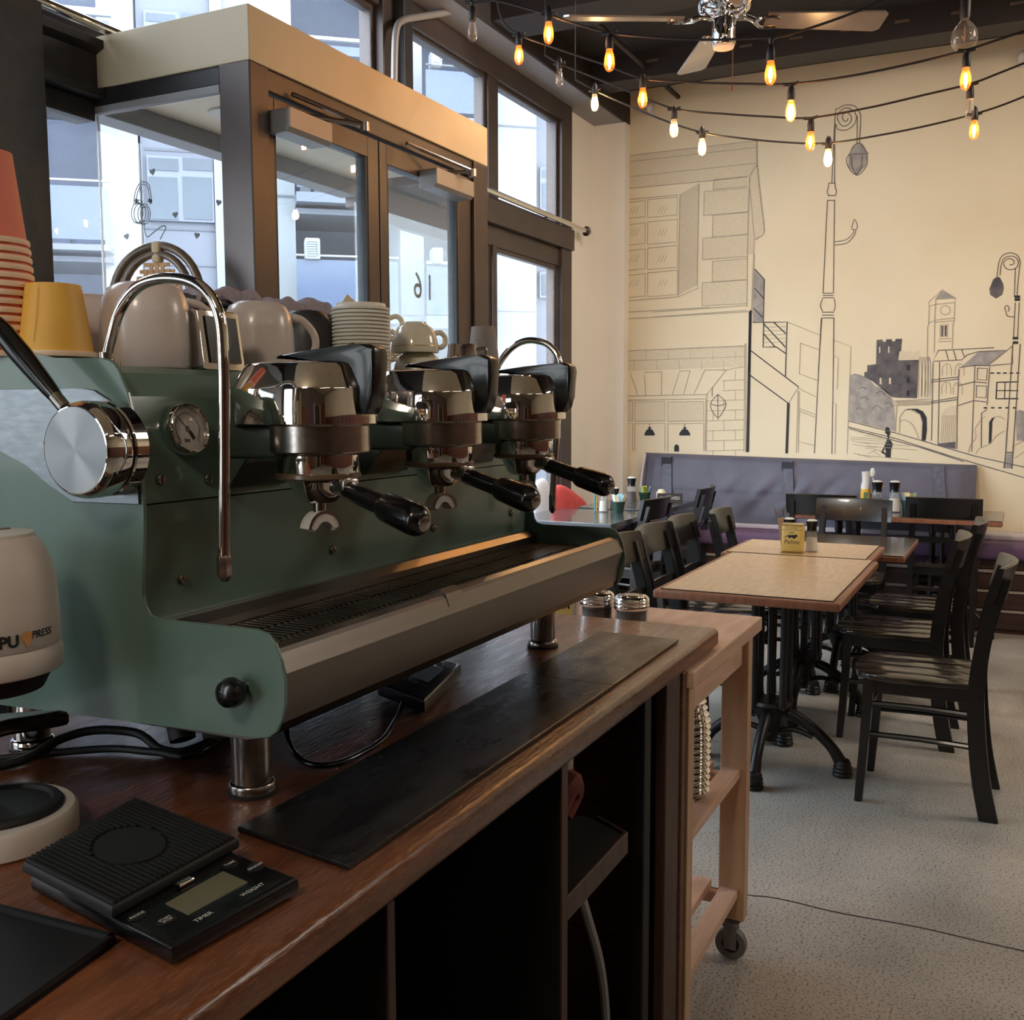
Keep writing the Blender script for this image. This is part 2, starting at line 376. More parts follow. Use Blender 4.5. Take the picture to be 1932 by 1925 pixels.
def worn_wood():
    m = bpy.data.materials.new('counter_wood'); m.use_nodes = True; nt = m.node_tree; N = nt.nodes; L = nt.links; b = N['Principled BSDF']
    tc = N.new('ShaderNodeTexCoord'); mp = N.new('ShaderNodeMapping'); mp.inputs['Scale'].default_value = (1.1, 6, 6); L.new(tc.outputs['Object'], mp.inputs[0])
    def noise(sc, src, det=5, dist=0.5):
        n = N.new('ShaderNodeTexNoise'); n.inputs['Scale'].default_value = sc; n.inputs['Detail'].default_value = det; n.inputs['Distortion'].default_value = dist; L.new(src, n.inputs['Vector']); return n.outputs['Fac']
    def ramp(f, p0, c0, p1, c1):
        r = N.new('ShaderNodeValToRGB'); e = r.color_ramp.elements; e[0].position, e[1].position = p0, p1; e[0].color = (*c0, 1); e[1].color = (*c1, 1); L.new(f, r.inputs[0]); return r.outputs[0]
    def mix(f, a, c):
        x = N.new('ShaderNodeMix'); x.data_type = 'RGBA'; L.new(f, x.inputs['Factor']); L.new(a, x.inputs['A'])
        if isinstance(c, tuple): x.inputs['B'].default_value = (*c, 1)
        else: L.new(c, x.inputs['B'])
        return x.outputs['Result']
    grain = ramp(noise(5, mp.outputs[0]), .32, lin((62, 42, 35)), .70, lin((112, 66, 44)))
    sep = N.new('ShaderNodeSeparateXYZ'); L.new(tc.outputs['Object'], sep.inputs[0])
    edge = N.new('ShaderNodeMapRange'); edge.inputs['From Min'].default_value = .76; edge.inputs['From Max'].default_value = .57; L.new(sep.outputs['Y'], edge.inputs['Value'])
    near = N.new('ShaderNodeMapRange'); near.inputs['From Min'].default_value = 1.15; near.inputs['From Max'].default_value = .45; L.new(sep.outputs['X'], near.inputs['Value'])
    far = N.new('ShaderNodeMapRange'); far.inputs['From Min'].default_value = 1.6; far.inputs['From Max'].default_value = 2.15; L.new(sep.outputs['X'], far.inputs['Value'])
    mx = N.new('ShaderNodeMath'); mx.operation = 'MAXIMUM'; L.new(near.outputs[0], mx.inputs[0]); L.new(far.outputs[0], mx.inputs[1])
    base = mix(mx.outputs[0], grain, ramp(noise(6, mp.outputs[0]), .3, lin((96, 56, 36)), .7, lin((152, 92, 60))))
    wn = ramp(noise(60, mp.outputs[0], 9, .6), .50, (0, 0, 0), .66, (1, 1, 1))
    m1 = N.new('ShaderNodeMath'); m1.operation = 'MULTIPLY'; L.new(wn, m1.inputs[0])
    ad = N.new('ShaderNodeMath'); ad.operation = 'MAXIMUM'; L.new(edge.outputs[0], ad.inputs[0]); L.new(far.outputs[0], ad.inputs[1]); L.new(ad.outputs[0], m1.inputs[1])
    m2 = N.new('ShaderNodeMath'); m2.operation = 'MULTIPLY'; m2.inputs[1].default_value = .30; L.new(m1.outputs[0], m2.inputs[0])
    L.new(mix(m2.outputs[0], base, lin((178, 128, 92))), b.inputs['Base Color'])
    rg = N.new('ShaderNodeMapRange'); rg.inputs['To Min'].default_value = .18; rg.inputs['To Max'].default_value = .42; L.new(noise(9, mp.outputs[0]), rg.inputs['Value']); L.new(rg.outputs[0], b.inputs['Roughness'])
    bp = N.new('ShaderNodeBump'); bp.inputs['Strength'].default_value = .4; bp.inputs['Distance'].default_value = .003; L.new(noise(24, mp.outputs[0]), bp.inputs['Height']); L.new(bp.outputs[0], b.inputs['Normal'])
    b.inputs['Coat Weight'].default_value = .12; b.inputs['Coat Roughness'].default_value = .12
    MATS['counter_wood'] = m
worn_wood()
# ------------------------------------------------------------------ room shell
def struct(name, bm, mat, parent=None, smooth=False):
    o = mk(name, bm, mat, parent, smooth)
    if not parent: o['kind'] = 'structure'
    return o
XW, YF, ZC = 7.3, 2.86, 3.66
bm = NB(); box(bm, -2.3, XW+.1, -3.3, YF+.1, -.1, 0); floor = struct('floor', bm, 'concrete_floor')
bm = NB()
def fl(px, py):
    d = ray(px, py); t = -EYE/d.z; p = Vector((0, 0, EYE))+d*t; return Vector((p.x, p.y, 0.0006))
ribbon(bm, [fl(1280, 1665), fl(1330, 1672), fl(1408, 1689), fl(1450, 1693), fl(1500, 1703), fl(1560, 1718), fl(1620, 1730), fl(1690, 1742), fl(1760, 1756), fl(1840, 1775), fl(1932, 1795), fl(2000, 1812)], 0.006, 3, Vector((0, 0, 1)))
mk('floor_crack', bm, 'ink', floor)
bm = NB(); box(bm, XW, XW+.1, -3.3, YF+.1, 0, ZC); wall_back = struct('wall_back', bm, 'cream_wall')
bm = NB(); box(bm, -2.3, XW+.1, -3.4, -3.3, 0, ZC); wr = struct('wall_right', bm, 'cream_wall')
for x0 in [-2.2+.62*k for k in range(15)]:
    bm = NB(); box(bm, x0, x0+.6, -3.3, -3.28, .02, 1.7, .004); mk('wall_board', bm, 'wood_panel', wr)  # unseen boards added to darken reflections in the chair rails
bm = NB(); box(bm, -2.4, -2.3, -3.3, 1.5, 0, ZC); box(bm, -2.4, -2.3, 2.6, YF+.1, 0, ZC); box(bm, -2.4, -2.3, 1.5, 2.6, 0, .9); box(bm, -2.4, -2.3, 1.5, 2.6, 2.7, ZC); wf = struct('wall_front', bm, 'grey_wall')
for y0, y1, z0, z1, m_ in ((-3.2, -2.3, 0, 2.5, 'wood_panel'), (-2.2, -2.08, 0, 2.3, 'cream_trim'), (-2.05, -1.3, 0, 2.2, 'mug_dark'), (-1.27, -1.15, 0, 2.3, 'cream_trim'), (-1.0, -.55, .9, 2.6, 'bench_purple'), (-.45, .35, 0, 2.0, 'wood_panel'), (.45, .60, 0, 2.6, 'cream_trim'), (.7, 1.4, .9, 2.2, 'cream_wall')):
    bm = NB(); box(bm, -2.3, -2.27, y0, y1, z0, z1, .004); mk('wall_board', bm, m_, wf)
bm = NB(); box(bm, -2.36, -2.354, 1.5, 2.6, .9, 2.7); mk('pane', bm, 'front_glass', wf)
bm = NB(); box(bm, -2.37, -2.33, 2.03, 2.07, .9, 2.7); mk('window_mullion', bm, 'black_steel', wf)
bm = NB(); box(bm, -2.3, 1.5, -2.9, 1.3, 3.0, 3.06); struct('reflector_panel', bm, 'cream_trim')  # unseen pale panel added for the chrome group heads to reflect
for x_, y_, lab in ((-.6, -1.3, 'white strip light on the ceiling behind the counter'), (.7, -1.9, 'white strip light on the ceiling beside the counter'), (2.7, -2.3, 'white strip light on the ceiling over the aisle')):
    t = thing('strip_light', lab, 'light', (x_, y_, 3.0 if x_ < 1 else ZC), 0, 'ceiling strip lights')
    bm = NB(); box(bm, -.62, .62, -.05, .05, -.05, 0, .004); mk('housing', bm, 'sensor_white', t)
    bm = NB(); cyl(bm, (-.58, 0, -.068), (.58, 0, -.068), .018, seg=12); mk('tube', bm, 'strip_tube', t, True)
bm = NB(); box(bm, -2.3, XW+.1, -3.3, YF+.1, ZC, ZC+.1); ceiling = struct('ceiling', bm, 'dark_ceiling')
for X0, w, d in ((6.55, .22, .16), (5.1, .30, .22), (3.1, .30, .22)):
    bm = NB(); box(bm, X0, X0+w, -3.3, 2.62, ZC-d, ZC); mk('ceiling_beam', bm, 'dark_beam', ceiling)
for X0, d in ((6.54, .08), (5.09, .11), (6.80, .001)):
    for k in range(16):
        y = 2.2-k*.30
        bm = NB(); box(bm, X0-.003, X0, y-.04, y+.04, ZC-d+.004, ZC-d+.020); mk('beam_slot', bm, 'ceiling_slot', ceiling)
bm = NB(); cyl(bm, (4.1, 2.25, 3.56), (7.26, 2.25, 3.56), .016, seg=10); mk('ceiling_rod', bm, 'dark_beam', ceiling, True)
# bulkhead along the windows
bm = NB(); box(bm, -2.3, XW, 2.62, 2.635, 3.42, ZC); struct('trim_1', bm, 'dark_beam')
bm = NB(); box(bm, -2.3, XW, 2.635, YF+.1, 3.42, 3.44); struct('trim_2', bm, 'soffit_grey')
# pier in the corner
bm = NB(); box(bm, 6.70, XW, YF, YF+.1, 0, 3.42); box(bm, 7.2, XW, 2.62, YF, 0, 3.42); struct('wall_left', bm, 'pier_lightened')
# steel window wall
def bar(nm, x0, x1, y0, y1, z0, z1, mat='bronze_frame', bev=.004):
    bm = NB(); box(bm, x0, x1, y0, y1, z0, z1, bev); return struct(nm, bm, mat)
bar('trim_3', 2.10, 2.345, 2.76, 2.95, 0, 3.42, 'black_steel')
bar('trim_4', 4.33, 4.60, 2.80, 2.94, 2.64, 3.42)
bar('trim_5', 4.42, 4.50, 2.74, 2.80, 2.64, 3.42, 'black_steel')
bm = NB()
prism(bm, [(2.78, 2.415), (2.86, 2.415), (2.86, 2.44), (2.83, 2.45), (2.83, 2.56), (2.86, 2.575), (2.86, 2.60), (2.78, 2.60), (2.78, 2.575), (2.815, 2.56), (2.815, 2.45), (2.78, 2.44)], 'yz', 2.345, 2.6)
struct('trim_6', bm, 'black_steel')
bar('trim_7', 2.345, 2.60, 2.83, 2.92, 2.345, 2.415, 'black_steel')
bar('trim_8', 4.19, 6.70, 2.80, 2.94, 2.46, 2.60)
bar('trim_9', 4.19, 6.70, 2.84, 2.94, 2.34, 2.46)
bar('trim_10', 2.345, 6.70, 2.82, 2.94, 3.30, 3.42)
bar('trim_11', 2.345, 4.33, 2.84, 2.92, 2.62, 2.66)
bar('trim_12', 4.19, 6.70, 2.84, 2.98, 0.0, 0.55, 'cream_trim')
bm = NB(); box(bm, .25, 1.15, YF, YF+.1, 0, 3.42); box(bm, -2.3, -1.5, YF, YF+.1, 0, 3.42); box(bm, -1.5, .25, YF, YF+.1, 0, .9); box(bm, -1.5, .25, YF, YF+.1, 2.3, 3.42); struct('wall_left.001', bm, 'grey_wall')
bar('trim_28', 1.15, 2.10, 2.84, 2.94, 0, .75, 'black_steel'); bar('trim_29', 1.15, 2.10, 2.84, 2.94, 2.35, 2.66, 'black_steel'); bar('trim_30', 1.15, 2.10, 2.84, 2.94, 3.25, 3.42, 'black_steel')
bar('trim_31', 2.345, 2.634, 2.84, 2.94, 0, .6, 'black_steel')
nwin = [0]
def window(x0, x1, z0, z1, fr=.05, mat='bronze_frame', frz=None, glass='window_glass'):
    frz = fr if frz is None else frz
    nwin[0] += 1
    bm = NB(); y0, y1 = 2.85, 2.90
    for a in ((x0, x0+fr, z0, z1), (x1-fr, x1, z0, z1), (x0+fr, x1-fr, z0, z0+frz), (x0+fr, x1-fr, z1-frz, z1)):
        box(bm, a[0], a[1], y0, y1, a[2], a[3], .004)
    w = struct('window_%d' % nwin[0], bm, mat)
    bm = NB(); box(bm, x0+fr, x1-fr, 2.856, 2.862, z0+frz, z1-frz); mk('pane', bm, glass, w)
    return w
nwin[0] += 1
bm = NB(); box(bm, 2.345, 2.626, 2.852, 2.858, .6, 2.345); struct('window_1', bm, 'window_glass')
window(2.345, 4.33, 2.66, 3.30, .03)
window(4.60, 5.48, 2.60, 3.31, .025)
window(5.60, 6.53, 2.60, 3.31, .03)
window(4.33, 5.55, .55, 2.345, .05)
window(5.58, 6.50, .55, 2.345, .03)
window(1.15, 2.10, .75, 2.35, .05, 'black_steel')
window(1.15, 2.10, 2.66, 3.25, .04, 'black_steel')
window(-1.5, .25, .9, 2.3, .05, 'black_steel', glass='tinted_glass')
bar('trim_25', 5.48, 5.60, 2.83, 2.93, 2.60, 3.31)
bar('trim_26', 6.53, 6.70, 2.82, 2.94, 0, 3.31)
bar('trim_27', 5.53, 5.58, 2.83, 2.93, .55, 2.345)
# grey conduit on the mullion
bm = NB(); tube(bm, [tuple(onY(*q_, 2.74)) for q_ in ((744, 190), (744, 150), (745, 90), (747, 62), (752, 45), (766, 36), (790, 32), (840, 24), (890, 12), (940, -4))], .017, 10, 5)
struct('trim_14', bm, 'closer_grey', smooth=True)
# curtain rail
bm = NB()
cyl(bm, (1.4, 2.775, 2.645), (6.86, 2.775, 2.615), .017, seg=14)
rail = mk('curtain_rail', bm, 'chrome', None, True); tag(rail, 'long chrome tube rail running along the steel window beam', 'rail')
bm = NB(); cyl(bm, (6.85, 2.775, 2.615), (6.87, 2.775, 2.615), .034, seg=16); mk('end_flange', bm, 'chrome', rail, True)
for x in (2.05, 5.0, 6.3):
    bm = NB(); cyl(bm, (x, 2.775, 2.63), (x, 2.85, 2.63), .008, seg=8); mk('rail_bracket', bm, 'steel', rail, True)

# ------------------------------------------------------------------ entry vestibule
bm = NB(); box(bm, 2.60, 4.187, 2.17, 2.95, 2.452, 2.618, .003); porch = struct('trim_15', bm, 'cream_trim')
bm = NB(); lathe(bm, [(.055, 0), (.075, 0), (.075, .008), (.055, .008)], (3.02, 2.62, 2.445), 24); mk('downlight_ring', bm, 'sensor_white', porch, True)
bar('trim_16', 2.60, 2.69, 2.17, 2.293, 0, 2.452)
bar('trim_17', 4.06, 4.187, 2.17, 2.28, 0, 2.452)
bar('trim_18', 2.69, 4.06, 2.18, 2.25, 2.385, 2.452)
bar('trim_19', 2.605, 2.665, 2.293, 2.86, 2.395, 2.452, 'black_steel')
bar('trim_20', 2.600, 2.625, 2.293, 2.86, 2.370, 2.395, 'soffit_grey')
bar('trim_21', 2.60, 4.187, 2.86, 2.96, 2.385, 2.452, 'soffit_grey')
bar('trim_22', 2.60, 2.66, 2.293, 2.86, 0, .12)
bar('trim_23', 4.10, 4.187, 2.28, 2.86, 0, .12)
bm = NB(); box(bm, 2.625, 2.631, 2.293, 2.850, .12, 2.372); side_win = struct('window_9', bm, 'window_glass')
bm = NB(); box(bm, 4.140, 4.146, 2.285, 2.855, .12, 2.40); struct('window_10', bm, 'window_glass')
bar('trim_24', 2.626, 2.631, 2.851, 2.857, .12, 2.372, 'sensor_white', 0)
def door(n, x0, x1, sl, sr):
    y0, y1 = 2.185, 2.235; z1 = 2.375; zt = 2.30
    bm = NB(); box(bm, x0, x0+sl, y0, y1, .01, z1, .004); box(bm, x1-sr, x1, y0, y1, .01, z1, .004)
    box(bm, x0+sl, x1-sr, y0, y1, zt, z1, .003); box(bm, x0+sl, x1-sr, y0, y1, .01, .22, .003)
    d = struct('door_%d' % n, bm, 'bronze_frame')
    bm = NB(); box(bm, x0+sl, x1-sr, 2.205, 2.211, .22, zt); mk('pane', bm, 'door_glass', d)
    bm = NB()
    for a in ((x0+sl, x0+sl+.012), (x1-sr-.012, x1-sr)): box(bm, a[0], a[1], y0+.004, y1-.004, .22, zt)
    mk('glazing_bead', bm, 'black_matte', d)
    bm = NB(); cyl(bm, (x1-sr/2 if n == 1 else x0+sl/2, 2.14, .95), (x1-sr/2 if n == 1 else x0+sl/2, 2.14, 1.25), .012); mk('pull_handle', bm, 'steel', d, True)
    return d
d1 = door(1, 2.70, 3.333, .03, .07)
d2 = door(2, 3.34, 4.055, .05, .115)
def closer(d, x0, x1, ax0, ax1):
    bm = NB(); prism(bm, [(2.185, 2.255), (2.115, 2.255), (2.10, 2.268), (2.10, 2.328), (2.185, 2.328)], 'yz', x0, x1, .006)
    c = mk('door_closer', bm, 'closer_grey', d)
    bm = NB(); tube(bm, [(x0+.12, 2.14, 2.335), (ax1, 2.06, 2.352)], .009, 8, 1); tube(bm, [(ax1, 2.06, 2.352), (ax0, 2.165, 2.40)], .008, 8, 1)
    cyl(bm, (ax1, 2.06, 2.33), (ax1, 2.06, 2.36), .016, seg=12)
    mk('closer_arm', bm, 'steel', c, True)
closer(d1, 2.70, 2.93, 2.80, 3.06)
closer(d2, 3.62, 3.93, 3.50, 3.84)
p = onY(804, 543, 2.203)
text('door_number', '16', .150, 'sticker_grey', d2, basis((p.x, 2.214, p.z), (-1, 0, 0), (0, 0, 1)), space=1.25)
# stickers on the side glass: hearts and headphones
def sg(px, py):
    q = onX(px, py, 2.622); return q
nX = Vector((-1, 0, 0))
def heart(px, py, s, rot):
    bm = NB(); c = sg(px, py); pts = []
    for k in range(20):
        t = 2*math.pi*k/20
        hx = 16*math.sin(t)**3; hy = 13*math.cos(t)-5*math.cos(2*t)-2*math.cos(3*t)-math.cos(4*t)
        a = hx*math.cos(rot)-hy*math.sin(rot); b = hx*math.sin(rot)+hy*math.cos(rot)
        pts.append((c.y-a*s/32, c.z+b*s/32))
    prism(bm, pts, 'yz', 2.6225, 2.6245); mk('heart_sticker', bm, 'sticker_grey', side_win)
for a in ((287, 324, .024, .2), (412, 382, .022, -.3), (238, 446, .022, .25), (371, 444, .022, -.2), (330, 405, .022, .1)): heart(*a)
bm = NB()
for pl in ([(252, 385), (256, 360), (264, 346), (272, 343), (280, 348), (284, 362), (286, 385)], [(256, 386), (260, 362), (267, 349), (273, 348), (279, 354), (281, 366), (283, 386)],
           [(272, 420), (273, 435), (278, 447), (288, 440), (298, 432), (308, 426), (313, 430), (308, 440), (302, 452)]):
    ribbon(bm, [sg(*q) for q in pl], .0046, 4, nX)
for cx_, cy_, rx, ry in ((259, 402, 11, 19), (264, 403, 11, 19), (272, 404, 12, 19), (273, 404, 8, 14)):
    ribbon(bm, [sg(cx_+rx*math.cos(t*math.pi/8), cy_+ry*math.sin(t*math.pi/8)) for t in range(17)], .0042, 2, nX)
for q0, q1 in (((254, 378), (262, 380)), ((279, 378), (287, 380))):
    ribbon(bm, [sg(*q0), sg(*q1)], .012, 1, nX)
mk('headphone_drawing', bm, 'sticker_grey', side_win)

# ------------------------------------------------------------------ mural on the back wall (flat pencil and ink drawing)
XM = XW-.0015
nW = Vector((-1, 0, 0))
light_bm, ink_bm, wash_bm, grey_bm, dark_bm = NB(), NB(), NB(), NB(), NB()
def crop(x0, y0, s):
    return lambda pts: [(x0+x/s, y0+y/s) for x, y in pts]
KA, KB, KC, KD = crop(1180, 180, 6.417), crop(1180, 580, 4.391), crop(1590, 520, 4.813), crop(1232, 0, 2.75)
def onwall(p, dx=0.0): return onX(p[0], p[1], XM-dx)
def ln(K, pts, w=.005, bm_=None, n=1):
    ribbon(light_bm if bm_ is None else bm_, [onwall(p, .0012) for p in K(pts)], w, n, nW)
def fill(K, pts, bm_, dx=0.0):
    vs = [bm_.verts.new(onwall(p, dx)) for p in K(pts)]
    f = bm_.faces.new(vs)
def wl(K, *segs, w=.005, bm_=None, n=1):
    for s in segs: ln(K, s, w, bm_, n)
# upper left house
fill(KA, [(10, 720), (1590, 550), (1590, 830), (1500, 980), (1480, 985), (10, 1130)], wash_bm)
fill(KA, [(1500, 985), (1590, 830), (1680, 1640), (1560, 1750), (1560, 1925), (1480, 1925)], wash_bm)
wl(KA, [(10, 735), (1590, 548)], [(10, 808), (1590, 628)], [(10, 990), (1590, 820)], [(10, 1132), (1060, 1030), (1480, 985)])
ln(KA, [(1590, 545), (1594, 820), (1620, 1100), (1684, 1640), (1660, 1690), (1565, 1752)], .009)
ln(KA, [(1594, 830), (1550, 900), (1505, 980), (1490, 1400), (1478, 1925)], .008)
ln(KA, [(1510, 1130), (1540, 1500), (1562, 1740)], .005)
for t, b, x in ((1025, 1140, 1070), (1165, 1455, 955), (1455, 1720, 1060), (1730, 1990, 940)):
    fill(KA, [(x, t), (1480, t-45), (1480, b-40), (x, b)], wash_bm, .0004)
    wl(KA, [(x, t), (x-8, b)], [(x, t), (1480, t-45)], [(x-8, b), (1475, b-40)])
wl(KA, [(10, 1265), (640, 1205)])
for ya, yb in ((1265, 1480), (1535, 1805), (1850, 2110), (2150, 2440)):
    wl(KA, [(10, ya+35), (240, ya+8), (236, yb-12), (10, yb+12)], [(270, ya), (630, ya-34), (625, yb-30), (266, yb), (270, ya)])
    for k in range(3):
        for bx in (90, 430): ln(KA, [(bx-40+k*38, ya+170), (bx+k*38, ya+80)], .003)
wl(KA, [(10, 2490), (640, 2440), (890, 2330)])
fill(KA, [(660, 1205), (890, 1070), (868, 2300), (640, 2420)], wash_bm, .0004)
for k in range(50):
    y = 1205+k*24.3
    ln(KA, [(658-k*.3, y), (886-k*.4, y-130+k*.4)], .0032)
wl(KA, [(660, 1205), (640, 2430)], [(890, 1070), (868, 2310)], w=.006)
for t, b, x in ((2010, 2260, 1055), (2270, 2550, 930)):
    fill(KA, [(x, t), (1475, t-35), (1470, b-30), (x-5, b)], wash_bm, .0004)
    wl(KA, [(x, t), (x-5, b)], [(x, t), (1475, t-35)], [(x-5, b), (1470, b-30)])
wl(KA, [(1478, 1925), (1470, 2560)], [(1562, 1925), (1540, 2640)], w=.006)
D1 = [[(0, 1620), (485, 1585)], [(0, 1645), (485, 1610)], [(510, 1615), (525, 1250)]]
wl(KD, *D1)
# balcony with fire escape
fill(KD, [(527, 1395), (578, 1450), (572, 1675), (517, 1672)], grey_bm, .0003)
wl(KD, [(527, 1395), (578, 1450), (572, 1675), (517, 1672)], [(527, 1495), (575, 1550)], [(522, 1600), (572, 1650)], w=.006, bm_=ink_bm)
ln(KD, [(507, 1610), (500, 1925)], .014, ink_bm)
ln(KB, [(1035, 30), (1012, 1200)], .02, ink_bm)
ln(KB, [(1350, 795), (1335, 1210)], .018, ink_bm)
wl(KB, [(1145, 125), (1340, 122), (1325, 570)], [(1145, 130), (1140, 330), (1250, 328), (1330, 385)], [(1145, 135), (1325, 330)], [(1230, 125), (1330, 220)], [(1145, 220), (1240, 328)], [(1040, 360), (1435, 660), (1350, 795), (1035, 565)], w=.007, bm_=ink_bm)
for k in range(5): ln(KB, [(1145, 165+k*32), (1328, 160+k*32)], .003)
# shop front lower left
wl(KB, [(5, 95), (1030, 35)], [(5, 40), (700, 0)], [(5, 362), (990, 318)], [(990, 300), (980, 1195)], [(1000, 300), (995, 1195)])
for r in range(11):
    y = 360+r*83; 
    x_from = 5 if r < 2 else (800 if r < 5 else 670)
    ln(KB, [(x_from, y-0.045*0+0), (985, y-35 if r < 3 else y-10)], .0035)
    for q in range(6):
        x = 170+q*185-(95 if r % 2 else 0)
        if x_from < x < 975: ln(KB, [(x, y-4), (x, y+74)], .003)
fill(KB, [(5, 362), (985, 318), (985, 490), (5, 530)], wash_bm)
for s in ([(40, 545), (105, 730)], [(157, 560), (167, 728)], [(300, 535), (298, 725)], [(450, 528), (388, 722)], [(535, 525), (480, 720)], [(657, 520), (567, 718)], [(835, 518), (675, 720)], [(655, 520), (835, 518)], [(157, 540), (300, 535)], [(450, 528), (535, 525)]): ln(KB, s, .0045)
wl(KB, [(5, 735), (675, 722)], [(5, 770), (665, 758), (660, 1190)], [(675, 722), (668, 1190)])
for x0, x1 in ((-10, 60), (78, 326), (350, 648)):
    fill(KB, [(x0, 785), (x1, 780), (x1, 940), (x0, 945)], wash_bm, .0004)
    wl(KB, [(x0, 785), (x1, 780), (x1, 940), (x0, 945), (x0, 785)], [(x0, 1190), (x0, 965), (x1, 960), (x1, 1190)])
for x, s in ((200, 42), (491, 45)):
    fill(KB, [(x-s, 1062), (x-s, 1045), (x-25, 1015), (x-8, 1008), (x-14, 992), (x+14, 992), (x+8, 1008), (x+25, 1015), (x+s, 1045), (x+s, 1062)], ink_bm, .0005)
    ln(KB, [(x, 962), (x, 1000)], .004, ink_bm)
fill(KB, [(404, 1195), (404, 1155), (412, 1140), (425, 1135), (438, 1142), (444, 1160), (444, 1195)], ink_bm, .0005)
wl(KB, [(765, 722), (715, 775), (705, 815), (715, 850), (765, 915), (815, 850), (832, 810), (820, 770), (765, 722)], [(705, 800), (765, 815), (832, 800)], [(765, 722), (765, 930)], [(718, 660), (718, 740)], w=.0045, bm_=dark_bm, n=3)
# street behind the lamp post
wl(KB, [(1345, 122), (1610, 230)], [(1730, 272), (1868, 325), (1835, 1215)], [(1445, 295), (1605, 352)], [(1450, 295), (1440, 550), (1590, 605)], [(1435, 672), (1585, 745)], [(1430, 690), (1415, 1205)], [(1440, 695), (1432, 1205)], [(1440, 840), (1580, 890)], [(1440, 860), (1575, 912)], [(1440, 870), (1432, 1110), (1565, 1145)], [(1730, 405), (1765, 420), (1752, 680)], [(1725, 795), (1745, 800), (1735, 1215)], w=.0045)
# tall street lamp
wl(KD, [(928, 950), (945, 600), (960, 565), (1000, 545), (1045, 550), (1070, 580), (1078, 620), (1070, 745)], [(942, 950), (945, 660), (960, 672), (1000, 675), (1040, 650), (1055, 610), (1040, 575), (1000, 560), (965, 585), (958, 620), (985, 655), (1020, 640), (1030, 610), (1010, 585), (985, 595), (985, 620), (1003, 630), (1012, 612)], w=.005, bm_=dark_bm, n=4)
ln(KD, [(1058, 745), (1060, 600)], .005, dark_bm)
fill(KD, [(1015, 810), (1035, 765), (1058, 745), (1085, 750), (1105, 785), (1112, 800), (1105, 860), (1058, 908), (1015, 865)], grey_bm, .0003)
wl(KD, [(1015, 805), (1025, 790), (1035, 765), (1058, 745), (1085, 750), (1105, 785), (1112, 798), (1015, 805), (1010, 860), (1058, 910), (1108, 860), (1110, 800)], [(1030, 810), (1035, 870), (1058, 905), (1082, 865), (1085, 805)], w=.005, bm_=dark_bm, n=3)
for s in ([(912, 950), (945, 950)], [(905, 1040), (945, 1040)], [(910, 975), (903, 995), (912, 1015)], [(945, 975), (952, 995), (945, 1015)], [(912, 950), (910, 975)], [(945, 950), (945, 975)], [(907, 1015), (947, 1015)], [(905, 1040), (882, 1520)], [(942, 1040), (936, 1520)], [(882, 1522), (936, 1522)], [(880, 1545), (940, 1545)],
          [(880, 1550), (868, 1585), (880, 1615)], [(940, 1550), (946, 1585), (938, 1615)], [(876, 1620), (940, 1620)], [(876, 1650), (938, 1650)], [(882, 1533), (936, 1533)], [(876, 1635), (938, 1635)]): ln(KD, s, .0055, dark_bm, 3)
wl(KD, [(876, 1650), (858, 1925)], [(938, 1650), (935, 1925)], [(942, 1255), (1000, 1245), (1035, 1215), (1042, 1195)], [(942, 1272), (1005, 1262), (1045, 1220), (1052, 1195)], [(1030, 1185), (1045, 1137), (1060, 1170), (1055, 1190), (1030, 1190)], w=.005, bm_=dark_bm, n=3)
wl(KB, [(1622, 90), (1565, 1210)], [(1728, 90), (1710, 1215)], w=.005, bm_=dark_bm)
# town on the right
fill(KC, [(308, 585), (360, 580), (365, 600), (390, 600), (395, 580), (445, 578), (450, 598), (475, 598), (480, 576), (540, 574), (530, 690), (510, 770), (690, 765), (675, 1115), (500, 1110), (450, 1105), (270, 960), (195, 920), (195, 880), (222, 870), (222, 815), (302, 805)], dark_bm)
for q in ([(330, 650), (342, 645), (342, 700), (330, 705)], [(412, 645), (424, 645), (424, 700), (412, 702)], [(335, 930), (352, 930), (352, 990), (335, 985)], [(420, 930), (438, 930), (438, 985), (420, 985)]): fill(KC, q, wash_bm, .0008)
for q in ([(582, 815), (612, 810), (612, 860), (582, 865)], [(582, 925), (607, 925), (607, 975), (582, 975)], [(580, 1045), (605, 1045), (605, 1095), (580, 1095)]): fill(KC, q, ink_bm, .0008)
fill(KC, [(515, 690), (560, 680), (580, 700), (610, 680), (640, 695), (705, 680), (695, 755), (505, 765)], wash_bm, .0008)
fill(KC, [(65, 905), (110, 890), (170, 905), (240, 940), (290, 1000), (370, 1030), (430, 1080), (460, 1150), (475, 1300), (475, 1415), (260, 1365), (60, 1315)], grey_bm)
for s in ([(140, 1030), (180, 1015), (220, 1030)], [(160, 1120), (200, 1100), (230, 1130)], [(300, 1070), (350, 1050), (390, 1090)], [(270, 1210), (310, 1180), (360, 1215)], [(120, 1220), (150, 1200), (180, 1220)], [(380, 1170), (420, 1150), (450, 1190)]): ln(KC, s, .004, dark_bm, 3)
for x in (705, 735, 765, 785):
    ln(KC, [(x-18, 1105), (x-14, 900), (x-5, 740), (x+10, 800), (x+14, 1000), (x+8, 1100)], .004, grey_bm, 3)
